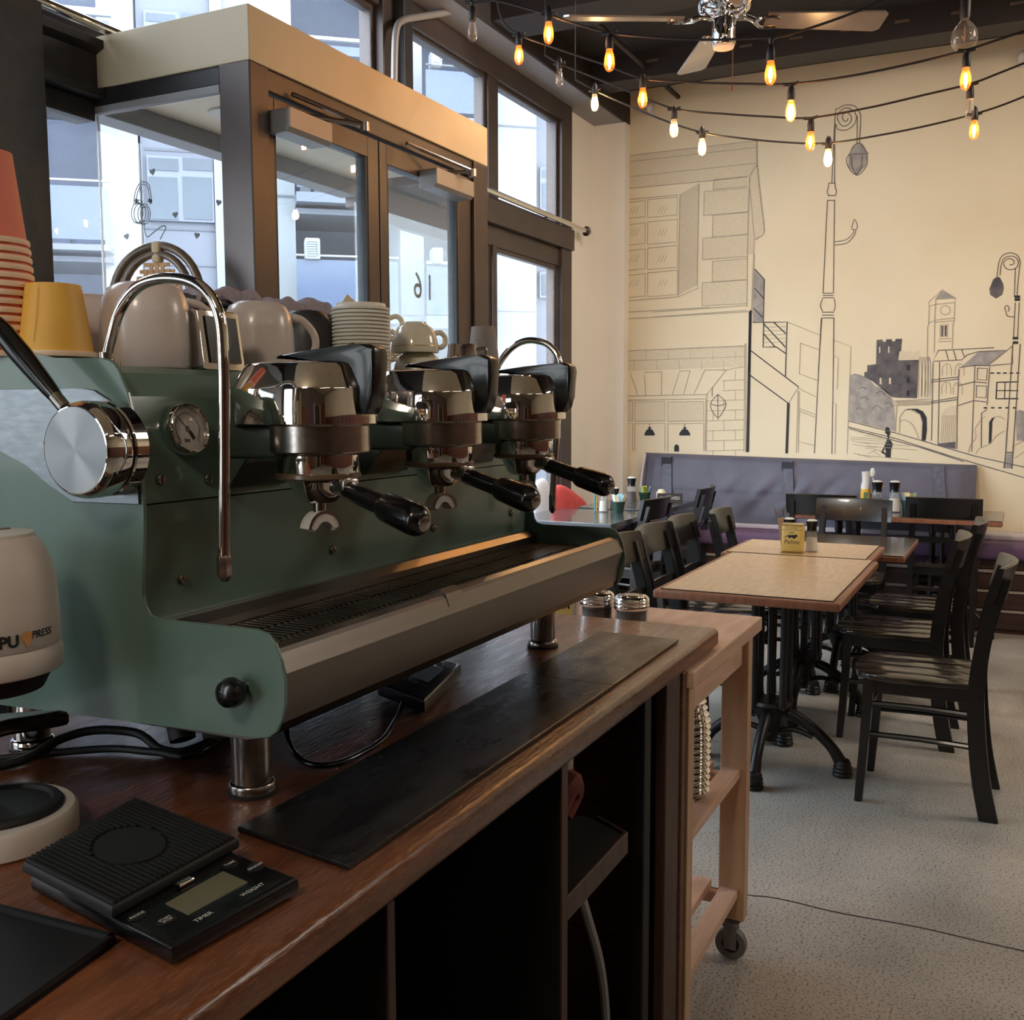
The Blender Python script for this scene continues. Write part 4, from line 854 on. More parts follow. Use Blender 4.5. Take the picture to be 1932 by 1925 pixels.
# group heads
GX = (1.085, 1.395, 1.70); GY = .81
def ring_pts(r0, z, seg, back, flat):
    out = []
    for k in range(seg):
        a = 2*math.pi*k/seg; ca_, sa_ = math.cos(a), math.sin(a); x, y = r0*ca_, r0*sa_
        if y > 0:
            e_ = .62; x = r0*math.copysign(abs(ca_)**e_, ca_); y = r0*back*abs(sa_)**e_
        out.append((x, max(y, -flat), z))
    return out
for gi, gx in enumerate(GX):
    o0 = Vector((gx, GY, 0))
    sh = lambda pts: [Vector(p)+o0 for p in pts]
    bm = NB(); loft(bm, [sh(ring_pts(r, z, 64, 1.38, f)) for r, z, f in ((.072, 1.3605, .070), (.0765, 1.362, .0745), (.0765, 1.405, .0745), (.0755, 1.4075, .0735), (.066, 1.432, .064), (.062, 1.437, .060), (.055, 1.4395, .053))]); hd_ = mk('group_head', bm, 'chrome', em, True, 28)
    bm = NB(); lathe(bm, [(.066, 1.3605), (.067, 1.359), (.067, 1.327), (.066, 1.3255), (.05, 1.3255)], (gx, GY, 0), 48); mk('group_collar', bm, 'steel', hd_, True, 30)
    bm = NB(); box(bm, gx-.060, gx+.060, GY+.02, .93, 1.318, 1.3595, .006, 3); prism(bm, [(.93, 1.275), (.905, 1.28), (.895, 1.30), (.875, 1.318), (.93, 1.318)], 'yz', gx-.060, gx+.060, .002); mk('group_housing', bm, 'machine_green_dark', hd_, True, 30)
    bm = NB()
    prism(bm, [(.866, 1.4465), (.862, 1.4490), (.80, 1.4555), (.735, 1.4605), (.722, 1.4600), (.713, 1.4545), (.711, 1.446), (.716, 1.40), (.7205, 1.382), (.7265, 1.3735), (.733, 1.374), (.737, 1.379), (.745, 1.405), (.757, 1.428), (.768, 1.4365), (.79, 1.4395)], 'yz', gx-.016, gx+.016, .004, 3)
    mk('brew_paddle', bm, 'black_plastic', hd_, True, 30)
    bm = NB(); box(bm, gx-.012, gx+.012, .815, .835, 1.438, 1.452, .002); mk('paddle_pivot', bm, 'steel', hd_)
    # the portafilter locked into it
    lab = ('portafilter with black handle in the nearest group, beside the steam wand', 'portafilter with black handle in the middle group head', 'portafilter with black handle in the farthest group, over the dining tables')[gi]
    pf = thing('portafilter', lab, 'portafilter', (gx, GY, 1.262), math.radians(-16), 'portafilters in the three groups')
    bm = NB(); lathe(bm, [(.0, -.002), (.022, -.001), (.030, .006), (.036, .018), (.040, .026), (.050, .029), (.052, .033), (.0525, .060), (.050, .063)], (0, 0, 0), 40); mk('basket_holder', bm, 'chrome', pf, True, 30)
    bm = NB(); lathe(bm, [(.0515, .029), (.0545, .031), (.0545, .036), (.0515, .038)], (0, 0, 0), 40, caps=False); mk('rim_band', bm, 'rattan_pole', pf, True)
    tl = math.radians(13)
    hv = Vector((0, -math.cos(tl), -math.sin(tl))); h0 = Vector((0, -.036, .022))
    bm = NB(); tube(bm, [h0, h0+hv*.03], [.0115, .0095], 14, 1); box(bm, -.013, .013, -.066, -.046, .014, .032, .004); mk('neck', bm, 'steel', pf, True, 30)
    bm = NB(); tube(bm, [h0+hv*.026, h0+hv*.028, h0+hv*.085, h0+hv*.090, h0+hv*.094, h0+hv*.100, h0+hv*.148, h0+hv*.158, h0+hv*.164, h0+hv*.166], [.0115, .0125, .0128, .0130, .0150, .0185, .0200, .0185, .0130, .009], 22, 2); mk('handle', bm, 'black_plastic', pf, True, 50)
    bm = NB(); lathe(bm, [(.0095, 0), (.0095, .003), (.005, .005), (0, .005)], h0+hv*.1645, 18, axis=hv); mk('end_cap', bm, 'steel', pf, True)
    bm = NB(); cyl(bm, (0, 0, 0), (0, 0, -.016), .0085, seg=14); mk('spout_stem', bm, 'steel', pf, True)
    bm = NB()   # arched double spout
    for w0, w1_, y_ in ((.0, .0, 0),):
        arc = [(math.cos(a), math.sin(a)) for a in [math.radians(12+156*k/14) for k in range(15)]]
        outer = [(.026*c, -.040+.028*s) for c, s in arc]; inner = [(.016*c, -.043+.019*s) for c, s in arc]
        prism(bm, outer+inner[::-1], 'xz', -.011, .011, .002, 1)
    sp_ = mk('double_spout', bm, 'spout_white', pf, True, 30)
    bm = NB()
    prism(bm, [(.0262*c, -.040+.0282*s) for c, s in arc]+[(.0235*c, -.0405+.0255*s) for c, s in arc][::-1], 'xz', -.0125, -.0105); mk('spout_rim', bm, 'steel', pf, True, 30)
# temperature displays on top, one behind each group
for i, (x, y, s) in enumerate(((1.105, 1.01, 1.12), (1.48, 1.02, .80), (1.80, 1.0, .70))):
    bm = NB(); prism(bm, [(y-.030*s, 1.434), (y-.020*s, 1.434+.070*s), (y-.012*s, 1.434+.073*s), (y+.035*s, 1.434+.055*s), (y+.045*s, 1.434)], 'yz', x-.036*s, x+.036*s, .003); dbx = mk('display_box', bm, 'chrome', em, True, 30)
    bm = NB(); bx = basis((x, y-.0262*s, 1.434+.036*s), (1, 0, 0), (0, .010, .070))
    box(bm, -.027*s, .027*s, -.028*s, .028*s, -.001, .0015); bmesh.ops.transform(bm, matrix=bx, verts=bm.verts[:]); mk('display_screen', bm, 'black_plastic', dbx)
    bm = NB()
    for a in ((-.004, .012, .010, .012), (-.004, .012, .0, .002), (-.004, .012, -.010, -.008), (.010, .012, -.010, .012), (-.004, -.002, -.010, .012)): box(bm, a[0]*s, a[1]*s, a[2]*s, a[3]*s, .0015, .0019)
    bmesh.ops.transform(bm, matrix=bx, verts=bm.verts[:]); mk('display_digit', bm, 'lcd_blue', dbx)

ORD = ('topmost', 'second', 'third', 'fourth', 'fifth', 'sixth', 'seventh', 'eighth', 'ninth', 'tenth', 'eleventh', 'twelfth', 'thirteenth', 'fourteenth', 'fifteenth', 'sixteenth', 'seventeenth', 'eighteenth', 'nineteenth', 'twentieth')
def nth(k, n, what, where):
    """label of the k-th piece from below in a stack of n"""
    q = n-1-k
    if q == 0: return 'topmost %s %s' % (what, where)
    if k == 0: return 'lowest %s %s' % (what, where)
    return '%s %s from the top %s' % (ORD[q], what, where)
# ------------------------------------------------------------------ cups and things on top of the machine
ZT = 1.4345
def mug(x, y, r, h, rz, lab, mat='mug_white', group='mugs upside down on the machine', hm=None):
    t = thing('mug', lab, 'mug', (x, y, ZT), rz, group)
    bm = NB(); lathe(bm, [(r*.93, .004), (r*.97, 0), (r, .003), (r*1.02, h*.25), (r*1.0, h*.62), (r*.93, h*.82), (r*.80, h*.94), (r*.62, h*.99), (r*.58, h), (0, h)], seg=40); mk('body', bm, mat, t, True, 60)
    bm = NB(); tube(bm, [(r*.95, 0, h*.80), (r*1.30, 0, h*.76), (r*1.62, 0, h*.58), (r*1.66, 0, h*.38), (r*1.42, 0, h*.2), (r*.98, 0, h*.15)], [.0075, .0065, .006, .006, .0065, .0075], 12, 5); mk('handle', bm, hm or mat, t, True)
    return t
mug(1.035, 1.05, .058, .112, math.radians(-30), 'big white mug upside down behind the near steam wand')
mug(1.045, 1.18, .050, .105, math.radians(60), 'white mug upside down, mostly hidden behind the yellow paper cup')
mug(1.262, 1.05, .053, .108, math.radians(-38), 'white mug upside down between the first two group heads')
mug(1.50, 1.14, .046, .118, math.radians(-40), 'dark grey mug upside down beside the stack of white lids', 'mug_dark')
mug(1.605, 1.19, .040, .108, math.radians(-42), 'slim dark grey mug upside down between the other dark mug and the lids', 'mug_dark')
mug(1.13, 1.15, .050, .100, math.radians(-35), 'white mug upside down in the second row behind the near display')
def paper_cup(nm, x, y, z, r, h, mat, lab, group=None, rim='paper_rim', tilt=(0, 0)):
    t = thing(nm, lab, 'cup', (x, y, z), 0, group)
    t.rotation_euler = (tilt[0], tilt[1], 0)
    bm = NB(); lathe(bm, [(r*.98, .002), (r*.96, .006), (r*.70, h), (r*.66, h+.0005), (r*.64, h-.006), (0, h-.006)], seg=36); mk('cup_wall', bm, mat, t, True, 40)
    bm = NB(); lathe(bm, [(r*.97, 0), (r*1.03, -.0005), (r*1.045, .003), (r*1.03, .0062), (r*.95, .0065)], seg=36); mk('rim', bm, rim, t, True, 60)
    return t
yc = paper_cup('paper_cup', .925, 1.092, ZT+.012, .047, .089, 'paper_yellow', 'yellow paper cup standing upside down on the near corner of the machine')
bm = NB(); ribbon(bm, [(-.0435, -.012, .016), (-.0395, -.013, .050), (-.0345, -.012, .085)], .0012, 1, Vector((-1, -.3, 0))); mk('cup_seam', bm, 'paper_yellow', yc)
for k in range(14):
    z = ZT+.012+k*.0106; tl = max(0, k-9)*.0007
    paper_cup('paper_cup', .889-tl*.6, 1.156+tl, z, .046, .112, 'paper_pink', nth(k, 14, 'pink paper cup', 'of the tall stack beside the yellow cup'), 'nested pink paper cups')
for k in range(19):
    t = thing('cup_lid', nth(k, 19, 'white plastic lid', 'of the stack behind the middle group'), 'lid', (1.545, 1.055, ZT+k*.0066), 0, 'stacked white takeaway lids')
    bm = NB(); lathe(bm, [(.0495, 0), (.0515, .0006), (.0515, .0036), (.0490, .0050), (.0455, .0062), (.0440, .0075), (.0435, .0120 if k == 18 else .0078), (0, .0118 if k == 18 else .0076)], seg=36); mk('rim', bm, 'lid_white', t, True, 50)
def teacup(x, y, z, r, h, rz, lab, up=False):
    t = thing('teacup', lab, 'cup', (x, y, z), rz, 'cream cups upside down on the machine')
    bm = NB(); lathe(bm, [(r*.96, .003), (r*.985, 0), (r, .003), (r*.98, h*.25), (r*.90, h*.55), (r*.74, h*.80), (r*.55, h*.92), (r*.50, h*.93), (r*.48, h), (r*.42, h), (r*.40, h*.95), (0, h*.95)], seg=40); mk('body', bm, 'cup_cream', t, True, 60)
    bm = NB(); tube(bm, [(r*.86, 0, h*.62), (r*1.22, 0, h*.70), (r*1.48, 0, h*.56), (r*1.46, 0, h*.32), (r*1.22, 0, h*.2), (r*.97, 0, h*.26)], .0052, 10, 5); mk('handle', bm, 'cup_cream', t, True)
    bm = NB(); lathe(bm, [(r*.990, h*.195), (r*.998, h*.20), (r*.990, h*.22)], seg=40, caps=False); mk('gilt_line', bm, 'tin_rim', t, True)
    return t
teacup(1.73, 1.05, ZT, .050, .058, math.radians(-50), 'cream cup upside down at the bottom of the pair beside the lids')
teacup(1.715, 1.048, ZT+.053, .046, .058, math.radians(-28), 'cream cup upside down on top of another, its handle toward the window')
for k, lab in enumerate(('cream cup upside down behind the lids, lowest of its stack', 'cream cup upside down behind the lids, middle of its stack', 'cream cup upside down behind the lids, topmost of its stack')):
    teacup(1.742, 1.17, ZT+.042*k, .044, .066, math.radians(-38-6*k), lab)
t = thing('milk_jug', 'small stainless milk jug on the machine beside the grey paper cups', 'jug', (1.87, 1.03, ZT), math.radians(-40))
bm = NB(); lathe(bm, [(0, 0), (.034, 0), (.036, .004), (.034, .03), (.029, .072), (.030, .077), (.028, .076), (.027, .07), (.031, .01), (0, .008)], seg=32); mk('body', bm, 'steel', t, True)
bm = NB(); tube(bm, [(.030, 0, .066), (.050, 0, .070), (.054, 0, .060), (.052, 0, .030), (.034, 0, .022)], .0032, 8, 4); mk('handle', bm, 'steel', t, True)
for k in range(4):
    c_ = paper_cup('paper_cup', 1.973, 1.035, ZT+k*.0105, .036, .088, 'paper_grey', nth(k, 4, 'grey paper cup', 'of the stack by the far steam wand'), 'nested grey paper cups', 'paper_grey')
    if k == 3:
        bm = NB(); ribbon(bm, [(-.0333+.0*q, -.004+.020*math.cos(q*math.pi/8)*.8, .046+.018*math.sin(q*math.pi/8)) for q in range(17)], .0012, 1, Vector((-1, -.1, 0)))
        mk('printed_ring', bm, 'paper_print', c_)
# towel and menu cards at the back
bm = NB(); nx, ny = 48, 16; grid = []
for i in range(nx+1):
    row = []
    for j in range(ny+1):
        u_, v_ = i/nx, j/ny
        x = 1.29+.37*u_+.012*math.sin(v_*7); y = 1.195+.15*v_+.008*math.sin(u_*11)
        e_ = max(0, abs(u_-.5)-.42)/.08; f_ = max(0, .14-v_)/.14
        z = ZT+.143+.007*math.sin(u_*8+v_*3)+.006*math.sin(u_*19+v_*9)+.004*math.sin(u_*41-v_*13)+.004*math.sin(v_*9)-.020*e_*e_-.018*f_*f_
        row.append(bm.verts.new((x, y, z)))
    grid.append(row)
for i in range(nx):
    for j in range(ny): bm.faces.new((grid[i][j], grid[i+1][j], grid[i+1][j+1], grid[i][j+1]))
bmesh.ops.solidify(bm, geom=bm.faces[:], thickness=.012)
o = mk('tea_towel', bm, 'towel_lilac', None, True, 80); tag(o, 'lilac grey terry towel lying over the things behind the mugs', 'towel')
t = thing('storage_box', 'low dark box carrying the towel behind the row of mugs', 'box', (1.46, 1.27, ZT))
bm = NB(); box(bm, -.24, .24, -.06, .06, 0, .118, .006); mk('body', bm, 'mug_dark', t); bm = NB(); box(bm, -.245, .245, -.065, .065, .118, .130, .003); mk('lid', bm, 'mug_dark', t)
for i, (x, y, z, rz, ry) in enumerate(((1.765, 1.33, ZT, -.4, .70), (1.915, 1.33, ZT+.022, -.4, .62))):
    t = thing('menu_card', ('cream card corner sticking up behind the dark mug', 'cream card corner sticking up behind the stack of lids')[i], 'card', (x, y, ZT), rz, 'cream cards'); dz = .098+(z-ZT)
    bm = NB(); box(bm, -.055, .055, -.001, .001, -.055, .055); bmesh.ops.rotate(bm, verts=bm.verts[:], matrix=Matrix.Rotation(ry, 3, 'Y'), cent=(0, 0, 0)); bmesh.ops.translate(bm, verts=bm.verts[:], vec=(0, 0, dz)); mk('card', bm, 'card_cream', t)
    bm = NB(); box(bm, -.04, .04, -.012, .012, 0, dz-.04, .003); mk('card_holder', bm, 'birch', t)

# ------------------------------------------------------------------ tamping machine at the left edge
tp = thing('coffee_tamper', 'white and black automatic coffee tamper cut off by the left edge', 'tamper', (.736, 1.000, CT))
bm = NB(); loft(bm, [[(r*math.cos(2*math.pi*k/48)*1.0, r*math.sin(2*math.pi*k/48), z) for k in range(48)] for r, z in ((.084, 0), (.087, .003), (.087, .026), (.083, .031), (.02, .031))]); mk('base_disc', bm, 'tamper_white', tp, True, 40)
bm = NB(); lathe(bm, [(.0, .031), (.066, .031), (.067, .034), (.064, .038), (.056, .039), (.053, .035), (0, .035)], (.004, -.004, 0), 40); mk('base_pad', bm, 'black_rubber', tp, True, 40)
bm = NB(); box(bm, -.03, .012, .0, .055, .03, .27, .01, 3); mk('column', bm, 'tamper_white', tp, True)
bm = NB(); prism(bm, [(-.06, .005), (-.02, .03), (.03, .022), (.055, -.004), (.072, -.030), (.070, -.042), (.060, -.038), (.045, -.020), (.02, -.004), (-.02, 0), (-.05, -.02)], 'xy', .112, .130, .005); mk('portafilter_fork', bm, 'black_plastic', tp, True)
bm = NB(); lathe(bm, [(.0, .168), (.058, .168), (.069, .190), (.0, .192)], seg=40); mk('neck', bm, 'black_matte', tp, True, 40)
bm = NB(); lathe(bm, [(.066, .186), (.0775, .190), (.0790, .194), (.0792, .209), (.0760, .217)], seg=48); mk('lower_band', bm, 'tamper_white', tp, True, 30)
bm = NB(); lathe(bm, [(.0755, .217), (.0770, .219), (.0768, .255), (.0750, .285), (.0705, .307), (.0640, .323), (.0575, .333), (.0550, .335)], seg=48, caps=False); mk('head_cover', bm, 'tamper_white', tp, True, 60)
bm = NB(); lathe(bm, [(.0550, .3345), (.0540, .3385), (.035, .3410), (0, .3420)], seg=40, caps=False); mk('head_cap', bm, 'sensor_white', tp, True)
bm = NB(); box(bm, .0, .028, -.016, .004, .3395, .3428, .001); mk('control_pad', bm, 'lcd', tp)
def wrap_text(nm, s, size, mat, ang0, z, parent, r=.0772, bold=0.0, shear=0.0):
    """lettering wrapped round the head, laid out glyph by glyph along the cylinder"""
    cu = text(nm, s, size, mat, parent, Matrix.Identity(4), .0002, 'LEFT', shear, bold)
    for v in cu.data.vertices:
        a = ang0+v.co.x/r; rr = r+v.co.z*1.0+.0003
        v.co = (rr*math.cos(a), rr*math.sin(a), z+v.co.y)
    return cu
va = math.atan2(-1.012, -.726)   # direction from the tamper to the viewer
wrap_text('logo_letters', 'PU', .017, 'ink', va+.15, .231, tp, bold=.0006)
wrap_text('logo_suffix', 'PRESS', .0115, 'ink', va+.59, .2345, tp, shear=.2)
bm = NB()
av = va+.535
pr = [(.0062*math.cos(t_), .0062*math.sin(t_)+.002) for t_ in [math.radians(-50+280*k/16) for k in range(17)]]+[(0, -.0095)]
vs = [bm.verts.new((.0776*math.cos(av+x/.077), .0776*math.sin(av+x/.077), .232+z)) for x, z in pr]; bm.faces.new(vs)
mk('logo_drop', bm, 'logo_orange', tp)
# ------------------------------------------------------------------ coffee scale
sc = thing('coffee_scale', 'black digital coffee scale with ribbed platform on the worktop', 'scale', (.742, .768, CT))
def qpt(u_, v_):   # bilinear in the scale footprint, local coordinates (u across, v toward the display)
    A, B, D, E = Vector((.657, .851)), Vector((.826, .878)), Vector((.770, .602)), Vector((.612, .618))
    p = A.lerp(B, u_).lerp(E.lerp(D, u_), v_); return (p.x-.742, p.y-.768)
def qbox(bm, u0, u1, v0, v1, z0, z1, bev):
    prism(bm, [qpt(u0, v0), qpt(u1, v0), qpt(u1, v1), qpt(u0, v1)], 'xy', z0, z1, bev, 3)
bm = NB(); qbox(bm, .02, .98, .02, .98, .002, .021, .006); mk('body', bm, 'black_plastic', sc, True, 30)
bm = NB(); qbox(bm, -.01, 1.01, -.01, .64, .021, .0335, .004); pl_ = mk('platform', bm, 'black_rubber', sc, True, 30)
bm = NB(); n = 26
for k in range(n):
    u0 = .01+k*.98/n; u1 = u0+.55*.98/n; um = (u0+u1)/2
    segs = [(.0, .63)]
    hw = (1-((um-.5)/.24)**2)
    if hw > 0:
        w_ = .19*math.sqrt(hw); segs = [(.0, .315-w_), (.315+w_, .63)]
    for v0, v1 in segs: qbox(bm, u0, u1, v0, v1, .0325, .0362, 0)
rb = mk('platform_ribs', bm, 'black_rubber', pl_); rb['kind'] = 'stuff'
bm = NB(); c2 = [qpt(.5+.22*math.cos(2*math.pi*k/28), .315+.17*math.sin(2*math.pi*k/28)) for k in range(28)]; prism(bm, c2, 'xy', .033, .0362); mk('platform_disc', bm, 'black_rubber', pl_)
bm = NB(); qbox(bm, .28, .74, .72, .86, .0205, .0218, 0); mk('display', bm, 'lcd', sc)
bm = NB(); qbox(bm, .43, .55, .655, .69, .021, .027, .003); mk('spirit_stud', bm, 'chrome', sc, True)
bx_d = Vector((*qpt(1, .9), 0))-Vector((*qpt(0, .9), 0)); by_d = Vector((*qpt(.5, 0), 0))-Vector((*qpt(.5, 1), 0))
for u_, v_, rx, s_, nm in ((.83, .70, .05, 'TARE', 'button'), (.90, .80, .05, 'ON/OFF', 'button'), (.10, .70, .05, 'MODE', 'button'), (.17, .82, .05, 'START\nSTOP', 'button')):
    bm = NB(); prism(bm, [qpt(u_+.062*math.cos(2*math.pi*k/20), v_+.030*math.sin(2*math.pi*k/20)) for k in range(20)], 'xy', .021, .0222, .0004); b_ = mk(nm, bm, 'black_matte', sc, True)
    text('button_lettering', s_, .0055 if '\n' not in s_ else .0045, 'print_white', b_, basis((*qpt(u_, v_), .0224), bx_d, by_d), .0001)
text('lettering', 'WEIGHT', .0075, 'print_white', sc, basis((*qpt(.70, .915), .0212), bx_d, by_d), .0001)
text('lettering', 'TIMER', .0075, 'print_white', sc, basis((*qpt(.32, .915), .0212), bx_d, by_d), .0001)
# tray at the bottom left corner
t = thing('service_tray', 'black flat tray with a low lip at the lower left corner of the counter', 'tray', (.5, .74, CT))
tq = [(.625-.5, .697-.74), (.617-.5, .86-.74), (.36-.5, .87-.74), (.37-.5, .66-.74), (.505-.5, .680-.74)]
bm = NB(); prism(bm, tq, 'xy', .001, .006, .001); mk('tray_floor', bm, 'black_matte', t)
bm = NB()
for i in range(5):
    a, b = Vector((*tq[i], 0)), Vector((*tq[(i+1) % 5], 0)); d = (b-a).normalized(); nn_ = Vector((-d.y, d.x, 0))*.005
    prism(bm, [tuple(a.xy), tuple(b.xy), tuple((b+nn_).xy), tuple((a+nn_).xy)], 'xy', .001, .011)
mk('tray_lip', bm, 'black_matte', t)
# ------------------------------------------------------------------ handset and cables under the machine
hs = thing('handset', 'black handset with a small blue screen lying under the drip tray', 'device', (1.455, .885, CT), 0)
hq = lambda u_, v_: tuple((Vector((1.385, .925)).lerp(Vector((1.330, .803)), u_).lerp(Vector((1.575, .935)).lerp(Vector((1.552, .862)), u_), v_)-Vector((1.455, .885))))
bm = NB(); prism(bm, [hq(0, 0), hq(1, 0), hq(1, 1), hq(0, 1)], 'xy', .002, .026, .006, 3); mk('body', bm, 'black_plastic', hs, True, 30)
bm = NB(); prism(bm, [hq(.2, .35), hq(.75, .35), hq(.75, .75), hq(.2, .75)], 'xy', .0255, .0266); mk('screen', bm, 'lcd_blue', hs)
for k in range(3):
    bm = NB(); prism(bm, [hq(.2+k*.22, .24), hq(.36+k*.22, .24), hq(.36+k*.22, .28), hq(.2+k*.22, .28)], 'xy', .0255, .0272); mk('key', bm, 'black_matte', hs)
for k in range(3):
    bm = NB(); prism(bm, [hq(.2+k*.22, .82), hq(.34+k*.22, .82), hq(.34+k*.22, .88), hq(.2+k*.22, .88)], 'xy', .0255, .0272); mk('key', bm, 'cable_grey', hs)
bm = NB(); tube(bm, [(1.335, .845, .925), (1.305, .832, .919), (1.255, .812, .917), (1.18, .785, .917), (1.10, .785, .915), (1.068, .808, .915), (1.08, .85, .916), (1.12, .90, .93), (1.15, .93, 1.01)], .0042, 10)
o = mk('cable', bm, 'black_plastic', None, True); tag(o, 'black cable curling from the handset up under the drip tray', 'cable')
bm = NB(); tube(bm, [(.80, 1.22, .917), (.90, 1.17, .918), (.96, 1.165, .93), (1.0, 1.14, .936), (1.03, 1.09, .930), (1.02, 1.03, .917), (1.06, 1.0, .917), (1.3, 1.05, .917)], .0062, 10)
o = mk('power_cable', bm, 'cable_black', None, True); tag(o, 'thick black cable arching over another on the counter beside the rear foot', 'cable')
bm = NB(); tube(bm, [(.83, 1.27, .915), (.91, 1.205, .915), (.99, 1.11, .917), (1.01, 1.04, .917), (1.04, .99, .917), (1.30, 1.12, .917)], .0052, 10)
o = mk('power_cable', bm, 'cable_black', None, True); tag(o, 'black cable lying flat on the counter below the arching one', 'cable')
t = thing('drain_pipe', 'black drain elbow with grey woven hose under the machine', 'hose', (1.06, 1.03, CT))
bm = NB(); tube(bm, [(-.005, 0, .012), (.005, .02, .05), (.015, .05, .105)], [.018, .019, .017], 16, 4); mk('elbow', bm, 'black_rubber', t, True)
bm = NB(); tube(bm, [(.02, -.035, .018), (.05, 0, .04), (.09, .05, .10)], .017, 16, 4); mk('woven_hose', bm, 'hose_grey', t, True)
bm = NB(); tube(bm, [(.035, -.03, .034), (.06, -.01, .036), (.055, .02, .030)], .005, 8, 3); mk('hose_clamp', bm, 'black_rubber', t, True)

# ------------------------------------------------------------------ butcher's trolley with shakers
ca = thing('kitchen_trolley', 'pale birch kitchen trolley on grey casters at the end of the counter', 'trolley', (0, 0, 0))
bm = NB(); box(bm, 1.93, 2.53, .552, 1.05, .832, .866, .003); mk('top', bm, 'birch', ca)
for x in (1.962, 2.470):
    for y in (.570, .985):
        bm = NB(); box(bm, x, x+.042, y, y+.066, .098, .832, .003); mk('leg', bm, 'birch_leg', ca)
        bm = NB(); cyl(bm, (x+.021, y+.033, .098), (x+.021, y+.033, .088), .018, seg=14); box(bm, x-.018, x-.014, y+.014, y+.046, .028, .090, .0015); box(bm, x+.012, x+.016, y+.014, y+.046, .028, .090, .0015); box(bm, x-.018, x+.03, y+.012, y+.050, .086, .092, .0015)
        c_ = mk('caster_fork', bm, 'caster_grey', ca, True, 30)
        bm = NB(); lathe(bm, [(.022, -.010), (.038, -.011), (.040, -.006), (.040, .006), (.038, .011), (.022, .010)], (x-.001, y+.030, .040), 32, axis=(1, 0, 0), caps=False); mk('caster_tyre', bm, 'caster_grey', c_, True, 40)
        bm = NB(); lathe(bm, [(0, -.007), (.024, -.007), (.024, .007), (0, .007)], (x-.001, y+.030, .040), 24, axis=(1, 0, 0)); mk('caster_hub', bm, 'black_matte', c_, True, 40)
for ya in (.585, 1.01):
    bm = NB(); box(bm, 1.97, 2.50, ya, ya+.018, .755, .832, .002); mk('apron', bm, 'birch', ca)
for z in (.470, .160):
    for y in (.585, .66, .74, .82, .90, .985):
        bm = NB(); box(bm, 1.98, 2.50, y, y+.045, z, z+.022, .002); mk('shelf_slat', bm, 'birch', ca)
    for x in (1.975, 2.475):
        bm = NB(); box(bm, x, x+.02, .636, .985, z-.03, z, .002); mk('shelf_bearer', bm, 'birch', ca)
for k in range(15):
    t = thing('steel_cup', nth(k, 15, 'stainless cup', 'of the stack on the trolley shelf'), 'cup', (2.246+.004*math.sin(k*.25), .652, .493+k*.0148), 0, 'nested stainless cups')
    r_ = .046 if k < 12 else .046-.003*(k-11)
    bm = NB(); lathe(bm, [(0, .001), (r_*.80, .001), (r_*.86, .004), (r_*.98, .013), (r_*1.06, .0142), (r_*1.06, .0160), (r_*.97, .0155)], seg=28); mk('bowl', bm, 'chrome', t, True, 60)
for i, (x, y) in enumerate(((2.312, .905), (2.300, .812))):
    t = thing('shaker_jar', ('glass shaker with perforated steel lid, the left of the pair on the trolley', 'glass shaker with perforated steel lid, the right of the pair on the trolley')[i], 'shaker', (x, y, .866), 0, 'shakers on the trolley')
    bm = NB(); lathe(bm, [(0, 0), (.036, 0), (.039, .004), (.039, .050), (.036, .054), (.034, .050), (.036, .006), (0, .006)], seg=32); mk('glass', bm, 'jar_glass', t, True)
    bm = NB(); lathe(bm, [(0, .007), (.0355, .007), (.0355, .035), (0, .035)], seg=28); mk('contents', bm, 'pepper', t, True, 40)
    bm = NB(); lathe(bm, [(.0415, .040), (.0425, .042), (.0425, .050), (.0410, .052), (.0425, .054), (.0425, .058), (.0410, .060), (.0425, .062), (.0415, .066), (.036, .071), (.033, .072), (.015, .0745), (0, .0750)], seg=40); l_ = mk('lid', bm, 'chrome', t, True, 50)
    bm = NB()
    for a in range(-4, 5):
        for b in range(-4, 5):
            if a*a+b*b < 19: cyl(bm, (a*.0066+(b % 2)*.0033, b*.006, .0725), (a*.0066+(b % 2)*.0033, b*.006, .0752-.00007*(a*a+b*b)), .0013, seg=6)
    h_ = mk('lid_holes', bm, 'ink', l_); h_['kind'] = 'stuff'
t = thing('carton', 'small yellow carton with black letters behind the shakers', 'box', (2.33, 1.0, .866), .1)
bm = NB(); box(bm, -.02, .02, -.03, .022, 0, .055, .002); mk('body', bm, 'tin_yellow', t)
bm = NB(); box(bm, -.0206, .0206, -.034, -.030, .0, .055); mk('white_edge', bm, 'print_white', t)
text('lettering', 'AM', .022, 'ink', t, basis((-.0204, -.006, .030), (0, -1, 0), (0, 0, 1)), .0002, bold=.0005)
